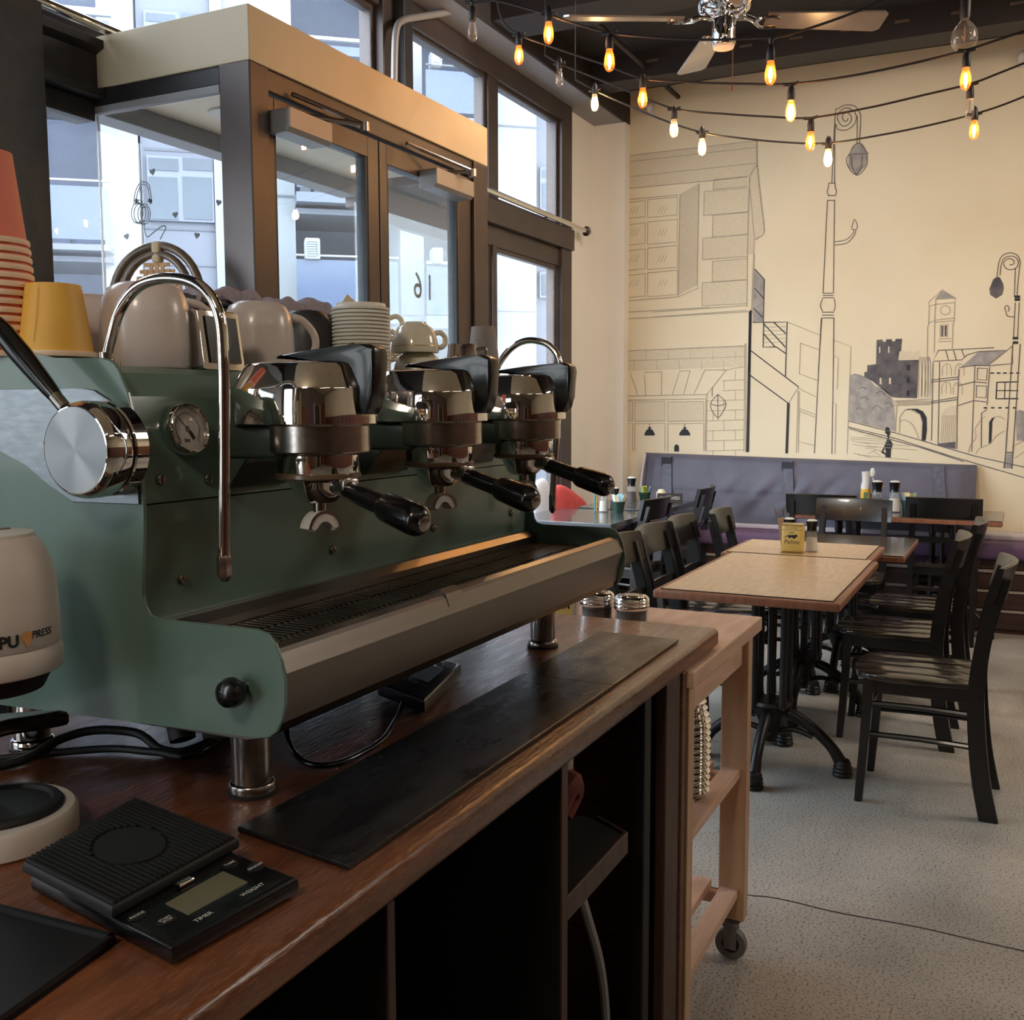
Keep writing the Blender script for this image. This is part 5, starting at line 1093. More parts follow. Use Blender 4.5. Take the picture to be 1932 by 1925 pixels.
# ------------------------------------------------------------------ dining chairs
def make_chair(lab):
    t = thing('dining_chair', lab, 'chair', (0, 0, 0), 0, 'black dining chairs')
    # seat: four slats following a rounded outline
    def half(y):   # half width of the seat at depth y
        w = .190+(y+.17)/.39*.020
        if y > .10: w *= math.sqrt(max(0.0, 1-((y-.10)/.135)**2))**.62
        if y < -.13: w *= 1-.10*((-.13-y)/.05)
        return w
    for k in range(4):
        x0 = -.206+k*.103+.0012; x1 = x0+.103-.0024; pts_f, pts_b = [], []
        for i in range(7):
            x = x0+(x1-x0)*i/6
            yf = .10
            for y in [.10+.1345*j/40 for j in range(41)]:
                if half(y) >= abs(x)-.0001: yf = y
            pts_f.append((x, yf)); pts_b.append((max(-.186, min(.186, x)), -.178+.006*math.cos(x*8)))
        bm = NB(); prism(bm, pts_f+pts_b[::-1], 'xy', .442, .462, .004, 2); mk('seat_slat', bm, 'chair_seat', t, True, 30)
    bm = NB()
    for a in ((-.165, .165, .165, .183), (-.165, .165, -.165, -.147), (-.175, -.157, -.16, .18), (.157, .175, -.16, .18)): box(bm, a[0], a[1], a[2], a[3], .395, .442, .002)
    mk('seat_frame', bm, 'chair_black', t)
    def stick(path, w0, d0, w1, d1):
        bm = NB(); P = smooth_path(path, 4); n = len(P)-1
        loft(bm, [[p+Vector((sx*(w0+(w1-w0)*i/n)/2, sy*(d0+(d1-d0)*i/n)/2, 0)) for sx, sy in ((-1, -1), (1, -1), (1, 1), (-1, 1))] for i, p in enumerate(P)])
        bmesh.ops.bevel(bm, geom=[e for e in bm.edges if abs((e.verts[0].co-e.verts[1].co).z) > .02], offset=.004, segments=2, affect='EDGES')
        return bm
    for s in (-1, 1):
        mk('leg', stick([(s*.168, .196, 0), (s*.168, .180, .25), (s*.166, .172, .442)], .026, .026, .036, .036), 'chair_black', t, True)
        mk('rear_post', stick([(s*.172, -.222, 0), (s*.172, -.190, .16), (s*.172, -.170, .36), (s*.172, -.170, .47), (s*.170, -.190, .64), (s*.166, -.236, .82)], .034, .060, .030, .046), 'chair_black', t, True)
        for z, y0, y1 in ((.355, .178, -.170), (.245, .186, -.180)):
            bm = NB(); tube(bm, [(s*.168, y0, z), (s*.170, 0, z+.004), (s*.172, y1, z)], .0105, 8, 2); mk('side_stretcher', bm, 'chair_black', t, True)
    bm = NB(); box(bm, -.165, .165, .172, .186, .30, .325, .003); mk('front_stretcher', bm, 'chair_black', t)
    bm = NB(); box(bm, -.165, .165, -.180, -.166, .30, .325, .003); mk('rear_stretcher', bm, 'chair_black', t)
    # curved top rail, cross rail
    def rail(hw, zc, h, th, yc, sag, lean):
        bm = NB(); rings = []
        for i in range(15):
            u_ = -1+2*i/14; x = hw*u_; y = yc-sag*(1-u_*u_)
            hh = h/2*(1-.06*u_*u_)
            rings.append([Vector((x, y+dy+lean*dz, zc+dz)) for dy, dz in ((-th/2, -hh), (th/2, -hh), (th/2, hh*.94), (th*.25, hh), (-th*.25, hh), (-th/2, hh*.94))])
        loft(bm, rings); return bm
    mk('top_rail', rail(.207, .800, .128, .024, -.212, .040, -.24), 'chair_black', t, True, 50)
    mk('cross_rail', rail(.165, .610, .034, .014, -.180, .012, -.2), 'chair_black', t, True, 50)
    return t
chairs = [
    (3.87, .262, 0, 'nearest black wooden chair on the right side of the oak table, seat facing the table'),
    (4.575, .432, 0, 'second black wooden chair on the right of the oak tables, just behind the nearest one'),
    (5.20, .385, 0, 'third black wooden chair on the right, at the lower dark table behind the oak ones'),
    (3.965, 1.225, math.pi, 'nearest black chair left of the oak table, beside the coffee machine'),
    (4.385, 1.225, math.pi, 'second black chair in the row left of the oak tables'),
    (4.80, 1.215, math.pi+.03, 'third black chair in the row left of the oak tables'),
    (5.215, 1.13, math.pi+.06, 'fourth and farthest black chair in the row left of the oak tables'),
    (5.80, 2.12, math.radians(-4), 'black chair at the grey table nearest the window'),
    (6.70, 2.08, math.radians(3), 'black chair at the far grey table with the reserved sign'),
    (5.90, .83, math.radians(90), 'glossy black chair at the far end of the lower dark table'),
    (6.62, 1.06, math.radians(-90), 'black chair with its back to us at the wall table, left of the bottle'),
    (6.66, .375, math.radians(-90), 'black chair with its back to us at the wall table, right of the pot'),
]
c0 = make_chair(chairs[0][3]); c0.location = (chairs[0][0], chairs[0][1], 0); c0.rotation_euler = (0, 0, chairs[0][2])
for x, y, rz, lab in chairs[1:]: dup(c0, (x, y, 0), rz, lab)

# ------------------------------------------------------------------ tables
def pedestal(t, x, y, h):
    """cast-iron centre base: four rods, hub, four curved ribbed feet"""
    bm = NB()
    for a, b in ((1, 1), (1, -1), (-1, 1), (-1, -1)):
        lathe(bm, [(.015, .24), (.021, .25), (.016, .27), (.0135, .30), (.0135, h-.12), (.018, h-.10), (.0135, h-.08), (.016, h-.035)], (x+a*.055, y+b*.055, 0), 12)
    cyl(bm, (x, y, .2), (x, y, h-.03), .009, seg=10)
    for a, b in ((1, 0), (-1, 0), (0, 1), (0, -1)): lathe(bm, [(.007, .24), (.007, h*.5), (.011, h*.5+.01), (.007, h*.5+.02), (.007, h-.035)], (x+a*.05, y+b*.05, 0), 8)
    c_ = mk('column', bm, 'iron_black', t, True, 50)
    bm = NB(); lathe(bm, [(0, .10), (.022, .10), (.034, .13), (.042, .17), (.060, .21), (.078, .235), (.082, .25), (.075, .262), (0, .264)], (x, y, 0), 20); mk('hub', bm, 'iron_black', t, True, 40)
    bm = NB(); box(bm, x-.20, x+.20, y-.025, y+.025, h-.035, h-.022, .003); box(bm, x-.025, x+.025, y-.20, y+.20, h-.035, h-.022, .003); mk('top_bracket', bm, 'iron_black', t)
    for k in range(4):
        a = k*math.pi/2; d = Vector((math.cos(a), math.sin(a), 0)); P = Vector((x, y, 0)); Z = Vector((0, 0, 1))
        bm = NB(); tube(bm, [P+d*.035+Z*.225, P+d*.10+Z*.205, P+d*.17+Z*.16, P+d*.23+Z*.105, P+d*.262+Z*.055], [.020, .022, .020, .020, .024], 10, 4)
        tube(bm, [P+d*.03+Z*.14, P+d*.09+Z*.155, P+d*.16+Z*.135], [.011, .011, .010], 8, 3)
        lg = mk('leg', bm, 'iron_black', t, True)
        bm = NB(); lathe(bm, [(.0, .012), (.025, .012), (.025, .0), (.036, .001), (.038, .011), (.033, .017), (.037, .024), (.032, .031), (.035, .038), (.029, .045), (.031, .052), (.024, .064), (0, .066)], P+d*.272, 14); mk('foot', bm, 'iron_black', lg, True, 60)
def oak_table(x0, x1, y0, y1, h, lab, peds, skew=0):
    t = thing('oak_table', lab, 'table', ((x0+x1)/2, (y0+y1)/2, 0), skew, 'oak dining tables')
    X, Y = (x1-x0)/2, (y1-y0)/2
    bm = NB(); box(bm, -X, X, -Y, Y, h-.034, h-.004, .007, 3); mk('edge_band', bm, 'table_edge', t, True, 30)
    bm = NB(); prism(bm, [(-X+.022, -Y+.026), (X-.002, -Y+.026), (X-.002, Y-.026), (-X+.022, Y-.026)], 'xy', h-.006, h, .0008, 1); mk('tabletop', bm, 'table_oak', t)
    bm = NB()
    for a in ((-X+.019, -X+.022, -Y+.023, Y-.023), (-X+.019, X-.002, -Y+.0235, -Y+.0265), (-X+.019, X-.002, Y-.0265, Y-.0235)): box(bm, a[0], a[1], a[2], a[3], h-.005, h-.0006)
    mk('edge_groove', bm, 'ink', t)
    for px_, py_ in peds: pedestal(t, px_, py_, h)
    return t
oak_table(3.435, 4.462, .500, 1.135, .75, 'near oak veneer table with brown edge on black cast-iron base', [(-.02, 0)])
oak_table(4.464, 4.955, .530, 1.165, .75, 'far oak veneer table pushed against the near one, carrying the yellow tin', [(.05, 0)])
def dark_table(nm, x0, x1, y0, y1, h, lab, mat, peds, th=.034, edge=None, cat='table'):
    t = thing(nm, lab, cat, ((x0+x1)/2, (y0+y1)/2, 0), 0)
    X, Y = (x1-x0)/2, (y1-y0)/2
    bm = NB(); box(bm, -X, X, -Y, Y, h-th, h, .004); mk('tabletop', bm, mat, t)
    if edge:
        bm = NB(); box(bm, -X-.003, X+.003, -Y-.003, Y+.003, h-th+.003, h-.006, .003); mk('edge_band', bm, edge, t)
    for px_, py_ in peds: pedestal(t, px_, py_, h-th+.02)
    return t
dark_table('cafe_table', 4.965, 5.70, .450, 1.10, .705, 'lower glossy dark table standing behind the oak tables', 'table_dark', [(0.05, 0)], edge='table_edge')
dark_table('cafe_table', 5.36, 6.10, 2.015, 2.66, .74, 'glossy grey table by the window with white shaker and sachets', 'table_grey', [(0, 0)])
dark_table('cafe_table', 6.22, 6.97, 2.005, 2.58, .74, 'glossy grey table in the corner with the reserved sign', 'table_grey', [(0, 0)])
dark_table('cafe_table', 6.40, 7.03, .065, 1.22, .74, 'dark table along the mural wall bench with two mills on it', 'table_dark', [(0, -.25), (0, .30)], edge='table_edge')

# ------------------------------------------------------------------ bench along the mural wall and under the window
be = thing('corner_bench', 'long upholstered wall bench with slate blue back and purple seat', 'bench', (0, 0, 0))
bm = NB(); ny, nz_ = 110, 22; g_ = []
Y0, Y1, Z0, Z1 = .235, 2.47, .56, 1.055
for i in range(ny+1):
    row = []
    for j in range(nz_+1):
        u_, v_ = i/ny, j/nz_; y = Y0+(Y1-Y0)*u_
        z1 = Z1-.045*(1-u_); z = Z0+(z1-Z0)*v_
        x = 7.085+.13*v_**1.3
        edge = min(u_, 1-u_, v_+.3, 1-v_); x += .05*max(0, .045-edge)/.045
        f1 = (math.sin((y*1.0+z*1.1)*22)+.5*math.sin((y*1.2+z*1.0)*41))*.016*max(0, 1-abs(u_-.46)/.34); x += f1*math.sin(min(1, v_*1.2)*math.pi)
        x += .010*math.exp(-((v_-.46)/.03)**2)
        row.append(bm.verts.new((x, y, z)))
    g_.append(row)
for i in range(ny):
    for j in range(nz_): bm.faces.new((g_[i][j], g_[i+1][j], g_[i+1][j+1], g_[i][j+1]))
def wallv(v): return bm.verts.new((7.285, v.co.y, v.co.z))
for line in ([g_[i][nz_] for i in range(ny+1)], [g_[0][j] for j in range(nz_+1)], [g_[ny][j] for j in range(nz_+1)]):
    w_ = [wallv(v) for v in line]
    for i in range(len(line)-1): bm.faces.new((line[i], line[i+1], w_[i+1], w_[i]))
bk = mk('back_cushion', bm, 'bench_blue', be, True, 60)
for yy, col in ((2.28, 'strap_grey'), (1.42, 'strap_grey'), (.46, 'strap_grey')):
    bm = NB(); rings = []
    zt = Z1-.045*(1-(yy-Y0)/(Y1-Y0))
    for j in range(9):
        v_ = j/8; z = Z0+.02+(zt-Z0-.035)*v_; x = 7.078+.13*((z-Z0)/(zt-Z0))**1.3; yo = yy-.05*(v_-1)*-1
        rings.append([(x-.006, yo-.033, z), (x-.006, yo+.033, z), (x+.012, yo+.033, z), (x+.012, yo-.033, z)])
    loft(bm, rings); mk('strap', bm, col, be)
    if yy > 1:
        bm = NB(); x = 7.200; box(bm, x-.022, x-.008, yy-.036, yy+.036, zt-.085, zt-.022); mk('strap_tab', bm, 'velcro', be)
bm = NB(); tube(bm, [(7.075, 2.455, .57), (7.115, 2.455, .75), (7.165, 2.455, .92), (7.215, 2.45, 1.05)], .008, 8, 4); mk('piping', bm, 'piping', be, True)
bm = NB(); box(bm, 6.84, 7.28, -2.4, 2.42, .455, .555, .03, 4); mk('seat_cushion', bm, 'bench_purple', be, True, 50)
bm = NB(); box(bm, 5.0, 7.19, 2.425, 2.845, .455, .555, .03, 4); mk('seat_cushion', bm, 'bench_purple', be, True, 50)
bm = NB(); box(bm, 7.06, 7.28, -2.4, 2.42, .555, .585, .008, 2); mk('back_ledge', bm, 'piping', be, True)
bm = NB(); box(bm, 6.90, 7.28, -2.4, 2.42, 0, .455); box(bm, 5.0, 7.19, 2.47, 2.845, 0, .455); mk('plinth', bm, 'bench_wood', be)
for z0, z1, m_ in ((.40, .452, 'bench_wood'), (.275, .365, 'bench_wood'), (.155, .245, 'bench_wood'), (.03, .125, 'bench_wood'), (.372, .392, 'grey_strip'), (.250, .268, 'grey_strip'), (.13, .148, 'grey_strip')):
    bm = NB(); box(bm, 6.885 if m_ == 'bench_wood' else 6.892, 6.902, -2.4, 2.40, z0, z1, .002); mk('front_board' if m_ == 'bench_wood' else 'front_strip', bm, m_, be)
# pillow
def pillow(lab, loc, sx, sy, sz, rot, mat):
    bm = NB(); q = bmesh.ops.create_uvsphere(bm, u_segments=28, v_segments=16, radius=1)
    for v in q['verts']:
        c = v.co; n_ = lambda a: math.copysign(abs(a)**.55, a)
        v.co = Vector((n_(c.x)*sx, c.y*sy*(1-.35*abs(n_(c.x))**4), n_(c.z)*sz))
    o = mk('pillow', bm, mat, None, True); o.location = loc; o.rotation_euler = rot; tag(o, lab, 'pillow'); return o
pillow('red pillow lying against the window bench behind the grey table', (6.42, 2.72, .675), .31, .065, .15, (0, math.radians(20), 0), 'pillow_red')
pillow('white pillow standing on the window bench left of the red one', (5.99, 2.73, .745), .10, .055, .19, (0, math.radians(-8), 0), 'pillow_white')

# ------------------------------------------------------------------ table-top things
def shaker(loc, fillm, lab, s=1.0, nm='pepper_mill', cat='shaker', group='glass shakers with black tops'):
    t = thing(nm, lab, cat, loc, 0, group)
    bm = NB(); lathe(bm, [(0, 0), (.030*s, 0), (.031*s, .004), (.023*s, .10*s), (.024*s, .105*s), (.021*s, .105*s), (.028*s, .006), (0, .006)], seg=20); mk('glass', bm, 'jar_glass', t, True)
    bm = NB(); lathe(bm, [(0, .007), (.0285*s, .007), (.024*s, .068*s), (0, .070*s)], seg=18); mk('contents', bm, fillm, t, True, 40)
    bm = NB(); lathe(bm, [(.024*s, .10*s), (.022*s, .115*s), (.027*s, .142*s), (.027*s, .148*s), (0, .150*s)], seg=20); c_ = mk('cap', bm, 'black_plastic', t, True, 40)
    bm = NB(); lathe(bm, [(.0, .148*s), (.025*s, .1485*s), (.018*s, .155*s), (0, .157*s)], seg=18); mk('cap_top', bm, 'print_white', c_, True)
    return t
def sachet_pot(loc, lab, cols, s=1.0):
    t = thing('sachet_pot', lab, 'pot', loc, random.random(), 'green sachet pots')
    bm = NB(); lathe(bm, [(0, 0), (.026*s, 0), (.036*s, .055*s), (.037*s, .060*s), (.034*s, .060*s), (.026*s, .006), (0, .006)], seg=20); mk('pot', bm, 'pot_green', t, True, 40)
    for k in range(8):
        a = k*2.4; r_ = .016*s
        bm = NB(); box(bm, -.011*s, .011*s, -.0012, .0012, .0, .062*s, 0)
        mt = Matrix.Translation((r_*math.cos(a), r_*math.sin(a), .036*s)) @ Matrix.Rotation(a+1.5, 4, 'Z') @ Matrix.Rotation(.28, 4, 'X') @ Matrix.Rotation(.3*math.sin(k*3), 4, 'Y')
        bmesh.ops.transform(bm, matrix=mt, verts=bm.verts[:]); mk('sachet', bm, cols[k % len(cols)], t)
    return t
T = .75
tin = thing('olive_oil_tin', 'yellow rectangular food tin with black olive picture on the oak table', 'tin', (4.555, .868, T), math.radians(-92))
bm = NB(); box(bm, -.046, .046, -.030, .030, .003, .126, .014, 3); mk('body', bm, 'tin_yellow', tin, True, 30)
bm = NB()
for z in (.0025, .1255): box(bm, -.0468, .0468, -.0308, .0308, z-.0025, z+.0025, .0024)
mk('seam_rim', bm, 'tin_rim', tin)
fm = lambda x, z: basis((x, -.0303, z), (1, 0, 0), (0, 0, 1))
bm = NB(); box(bm, -.045, .045, -.0304, -.0300, .1015, .1030); mk('label_band', bm, 'ink', tin)
text('brand_lettering', 'D.OLIVER', .0125, 'table_edge', tin, fm(0, .111), .0002)
text('product_lettering', 'Pelion', .027, 'ink', tin, fm(0, .050), .0002, shear=.25)
text('small_lettering', 'OLIVES', .0055, 'table_edge', tin, fm(0, .029), .0001)
bm = NB()
for x, z, r_ in ((-.008, .073, .0075), (.006, .075, .008), (.019, .078, .007), (.012, .070, .006)):
    vs = [bm.verts.new((x+r_*math.cos(k*math.pi/8), -.0306, z+r_*.8*math.sin(k*math.pi/8))) for k in range(16)]; bm.faces.new(vs)
ribbon(bm, [(-.030, -.0306, .068), (-.015, -.0306, .078), (.012, -.0306, .080)], .003, 3, Vector((0, -1, 0))); ribbon(bm, [(-.012, -.0306, .093), (0, -.0306, .090), (.012, -.0306, .093)], .003, 3, Vector((0, -1, 0)))
mk('olive_picture', bm, 'ink', tin)
shaker((4.62, .800, T), 'salt', 'white salt shaker right of the yellow tin on the oak table', .92)
shaker((4.655, .905, T), 'pepper', 'pepper shaker mostly hidden behind the yellow tin on the oak table', .92)
t = thing('cutlery_pouch', 'tan paper pouch with cutlery leaning behind the yellow tin', 'cutlery', (4.66, .925, T))
bm = NB(); prism(bm, [(-.018, 0), (.014, 0), (.020, .10), (.034, .135), (.006, .142), (-.012, .12)], 'yz', -.007, .007, .003); mk('pouch', bm, 'tan_paper', t)
for dy in (-.012, .004, .018):
    bm = NB(); tube(bm, [(0, dy, .05), (0, dy*1.4+.01, .15), (0, dy*1.7+.022, .185)], [.003, .0035, .0045], 6, 2); mk('cutlery', bm, 'steel', t, True)
H_ = .74
shaker((5.98, 2.30, H_), 'salt', 'white salt shaker on the grey table by the window', 1.0)
shaker((6.03, 2.245, H_), 'pepper', 'dark pepper shaker half hidden behind the salt on the grey table by the window', .98)
sachet_pot((5.955, 2.195, H_), 'green pot of blue and cream sachets on the grey table by the window', ['sachet_blue', 'sachet_cream', 'sachet_blue'], 1.2)
t = thing('menu_stand', 'thin upright yellow and teal menu card on the grey table by the window', 'menu', (6.03, 2.375, H_), .3)
bm = NB(); box(bm, -.035, .035, -.010, -.006, 0, .15); mk('card', bm, 'sachet_yellow', t); bm = NB(); box(bm, -.035, .035, .0, .006, 0, .145); mk('card_back', bm, 'sachet_blue', t)
shaker((6.62, 2.345, H_), 'pepper', 'pepper shaker on the corner table beside the reserved sign', 1.15)
sachet_pot((6.72, 2.285, H_), 'green pot of yellow sachets on the corner table beside the pepper shaker', ['sachet_green', 'sachet_yellow', 'sachet_blue', 'sachet_green'], 1.15)
t = thing('reserved_sign', 'small black tent sign with white RESERVED lettering on the corner table', 'sign', (6.78, 2.125, H_), math.radians(-72))
bm = NB(); prism(bm, [(-.030, 0), (.030, 0), (.006, .062), (-.006, .062)], 'yz', -.085, .085, .003); mk('sign_body', bm, 'black_matte', t)
text('lettering', 'RESERVED', .030, 'print_white', t, basis((0, -.0205, .030), (1, 0, 0), (0, .024, .062)), .0004)
bm = NB(); lathe(bm, [(0, 0), (.03, .0), (.035, .05), (.02, .075), (0, .078)], (6.93, 2.235, H_), 16); o = mk('paper_ball', bm, 'sachet_cream', None, True); tag(o, 'small cream folded napkin on the corner table behind the reserved sign', 'napkin')
t = thing('sauce_bottle', 'white and yellow squeeze bottle on the table along the mural wall', 'bottle', (6.70, .842, H_))
bm = NB(); lathe(bm, [(0, 0), (.030, 0), (.031, .01), (.029, .14), (.0, .142)], seg=20); mk('lower_label', bm, 'bottle_yellow', t, True, 40)
bm = NB(); lathe(bm, [(.0295, .14), (.028, .16), (.022, .19), (.025, .235), (.026, .245), (0, .247)], seg=20); mk('upper_body', bm, 'print_white', t, True, 40)
bm = NB(); prism(bm, [(-.020, .03), (.006, .03), (.006, .12), (-.020, .12)], 'yz', -.0325, -.030); mk('green_label', bm, 'bottle_green', t)
t = thing('spoon_holder', 'dark holder with white spoon and tan paper behind the squeeze bottle', 'holder', (6.80, .800, H_))
bm = NB(); lathe(bm, [(0, 0), (.028, 0), (.032, .10), (.029, .10), (.025, .006), (0, .006)], seg=18); mk('cup', bm, 'black_matte', t, True, 40)
bm = NB(); tube(bm, [(0, 0, .05), (0, .005, .16), (0, .012, .20)], .004, 8, 2); ball(bm, (0, .016, .235), .02, .35, .8, 1.5); mk('spoon', bm, 'print_white', t, True)
bm = NB(); prism(bm, [(-.02, .12), (.01, .10), (-.02, .17), (-.055, .19), (-.045, .165), (-.06, .15)], 'yz', -.006, .006, .002); mk('paper_flower', bm, 'tan_paper', t)
shaker((6.68, .772, H_), 'pepper', 'pepper shaker on the table along the mural wall, beside the squeeze bottle', 1.25)
shaker((6.70, .672, H_), 'salt', 'salt shaker on the table along the mural wall, left of the sachet pot', 1.25)
sachet_pot((6.72, .590, H_), 'green pot of cream and yellow sachets on the table along the mural wall', ['sachet_yellow', 'sachet_cream', 'sachet_blue', 'sachet_yellow'], 1.25)

# ------------------------------------------------------------------ rattan chair on a cabinet in the window corner
cabn = thing('side_cabinet', 'tall dark cabinet hidden behind the machine, carrying the rattan chair', 'cabinet', (2.30, 2.34, 0))
bm = NB(); box(bm, -.25, .22, -.25, .25, 0, 1.02, .004); mk('body', bm, 'cabinet_brown', cabn); bm = NB(); box(bm, -.27, .24, -.27, .27, 1.02, 1.05, .004); mk('top', bm, 'counter_wood', cabn)
for s in (-1, 1):
    bm = NB(); box(bm, -.006+s*.115-.105, -.006+s*.115+.095, -.268, -.25, .05, 1.0, .003); dr = mk('cabinet_door', bm, 'cabinet_brown', cabn)
    bm = NB(); cyl(bm, (s*.02, -.268, .6), (s*.02, -.285, .6), .01, seg=12); mk('knob', bm, 'steel', dr, True)
rc = thing('rattan_chair', 'rattan bistro chair with looped cane back set in the window corner', 'chair', (2.275, 2.375, 1.05), math.radians(108))
hz_ = lambda w, h, y, zb: [(-w, y, zb), (-w*1.02, y-.02, zb+h*.45), (-w*.72, y-.035, zb+h*.86), (0, y-.045, zb+h), (w*.72, y-.035, zb+h*.86), (w*1.02, y-.02, zb+h*.45), (w, y, zb)]
ZB = .34
bm = NB(); tube(bm, hz_(.165, .50, -.15, ZB), .0135, 12, 6); mk('outer_hoop', bm, 'rattan_pole', rc, True)
bm = NB(); tube(bm, hz_(.132, .474, -.145, ZB), .0125, 12, 6); mk('inner_hoop', bm, 'rattan_pole', rc, True)
bm = NB(); box(bm, -.016, .016, -.209, -.178, ZB+.445, ZB+.512, .010, 3); mk('cane_tie', bm, 'rattan_tie', rc, True)
bm = NB()
for k in range(13):
    x = -.112+.0187*k; z_ = ZB+.462*math.sqrt(max(0, 1-(x/.130)**2))**.8-.02
    if z_ > ZB+.03: box(bm, x-.0062, x+.0062, -.188, -.184, ZB, z_)
for k in range(22):
    z = ZB+.02+.021*k; v_ = (z-ZB)/.462
    w_ = .126*math.sqrt(max(0, 1-max(0, v_)**2.4))
    if w_ > .02: box(bm, -w_, w_, -.1895, -.1855, z-.0062, z+.0062)
wv = mk('cane_weave', bm, 'rattan_weave', rc); wv['kind'] = 'stuff'
bm = NB(); lathe(bm, [(0, ZB-.005), (.19, ZB-.005), (.205, ZB+.008), (.20, ZB+.022), (0, ZB+.025)], seg=28); mk('seat', bm, 'rattan_weave', rc, True, 50)
for a, b in ((-1, -1), (1, -1), (-1, 1), (1, 1)):
    bm = NB(); tube(bm, [(a*.165, b*.15, 0), (a*.15, b*.135, ZB-.01)], .013, 10, 1); mk('leg', bm, 'rattan_pole', rc, True)

# ------------------------------------------------------------------ ceiling fan
fx, fy = 4.19, 1.115
fan = thing('ceiling_fan', 'chrome ceiling fan with four silver blades and hanging pull cord', 'fan', (fx, fy, 2.80))
bm = NB(); cyl(bm, (0, 0, .22), (0, 0, ZC-2.80), .012, seg=12); lathe(bm, [(.02, ZC-2.80-.10), (.06, ZC-2.80-.03), (.065, ZC-2.80)], seg=24); mk('downrod', bm, 'chrome', fan, True)
bm = NB(); lathe(bm, [(.02, .27), (.05, .255), (.085, .235), (.105, .20), (.108, .17), (.10, .145), (.075, .125), (.05, .115), (.0, .115)], seg=36); mk('motor_housing', bm, 'chrome', fan, True, 50)
bm = NB(); lathe(bm, [(.048, .115), (.050, .105), (.048, .02), (.044, .010), (0, .008)], seg=32); mk('switch_cup', bm, 'chrome', fan, True, 35)
bm = NB(); lathe(bm, [(.042, .010), (.040, .001), (0, 0)], seg=28); mk('cup_cap', bm, 'sensor_white', fan, True)
for k, ang in enumerate((28, 118, 208, 298)):
    a = math.radians(ang); d = Vector((math.cos(a), math.sin(a), 0)); s_ = Vector((-math.sin(a), math.cos(a), 0)); Z = Vector((0, 0, 1))
    tilt = .22
    up = (Z*math.cos(tilt)+s_*math.sin(tilt)); sd = (s_*math.cos(tilt)-Z*math.sin(tilt))
    O = Z*.108
    bm = NB(); prof = [(.165, -.048), (.62, -.066), (.64, -.050), (.64, .050), (.62, .066), (.165, .048)]
    rings = [[O+d*x+sd*y+up*h for x, y in prof] for h in (0, .007)]
    loft(bm, rings); bl = mk('blade', bm, 'fan_blade', fan)
    bm = NB(); tube(bm, [Z*.118+d*.055, Z*.120+d*.09, O+d*.125+up*.0], .011, 10, 3)
    for q in (-1, 1): tube(bm, [O+d*.12+up*-.004, O+d*.150+sd*(q*.030)-up*.005, O+d*.185+sd*(q*.038)-up*.005, O+d*.215+sd*(q*.030)-up*.005], .008, 8, 4)
    mk('blade_arm', bm, 'chrome', bl, True)
bm = NB(); cyl(bm, (.03, -.03, .02), (.03, -.03, -.13), .0018, seg=6); lathe(bm, [(0, -.16), (.006, -.155), (.006, -.135), (0, -.13)], (.03, -.03, 0), 10); mk('pull_cord', bm, 'pull_cord', fan, True)

# ------------------------------------------------------------------ festoon lights
def bulb(top, lit, lab, glass='bulb_amber', big=False):
    """bulb hanging with its socket mouth at top"""
    s = 1.0
    t = thing('light_bulb', lab, 'light bulb', top, 0, 'festoon bulbs')
    if big:
        bm = NB(); lathe(bm, [(.013, 0), (.015, -.012), (.030, -.028), (.044, -.050), (.0475, -.072), (.044, -.094), (.030, -.112), (.012, -.119), (0, -.120)], seg=32, caps=False); mk('glass', bm, 'bulb_clear', t, True)
        bm = NB(); tube(bm, [(.012, 0, -.03), (.014, 0, -.08), (0, .01, -.06), (-.014, 0, -.08), (-.012, 0, -.03)], .0012, 6, 4); mk('filament', bm, 'filament_off', t, True)
        return t
    bm = NB(); lathe(bm, [(.0115, 0), (.0120, -.008), (.0160, -.026), (.0185, -.044), (.0175, -.058), (.0120, -.070), (.005, -.075), (0, -.0755)], seg=24, caps=False); mk('glass', bm, glass if lit else 'bulb_clear', t, True)
    bm = NB()
    if lit == 2: lathe(bm, [(0, -.012), (.006, -.017), (.0125, -.038), (.0135, -.050), (.008, -.062), (0, -.067)], seg=16)
    elif lit: lathe(bm, [(0, -.018), (.004, -.022), (.0062, -.038), (.0052, -.052), (0, -.056)], seg=14)
    else: tube(bm, [(.005, 0, -.01), (.006, 0, -.045), (0, .004, -.052), (-.006, 0, -.045), (-.005, 0, -.01)], .0012, 6, 4)
    mk('filament', bm, ('lamp_filament' if lit else 'filament_off'), t, True)
    return t
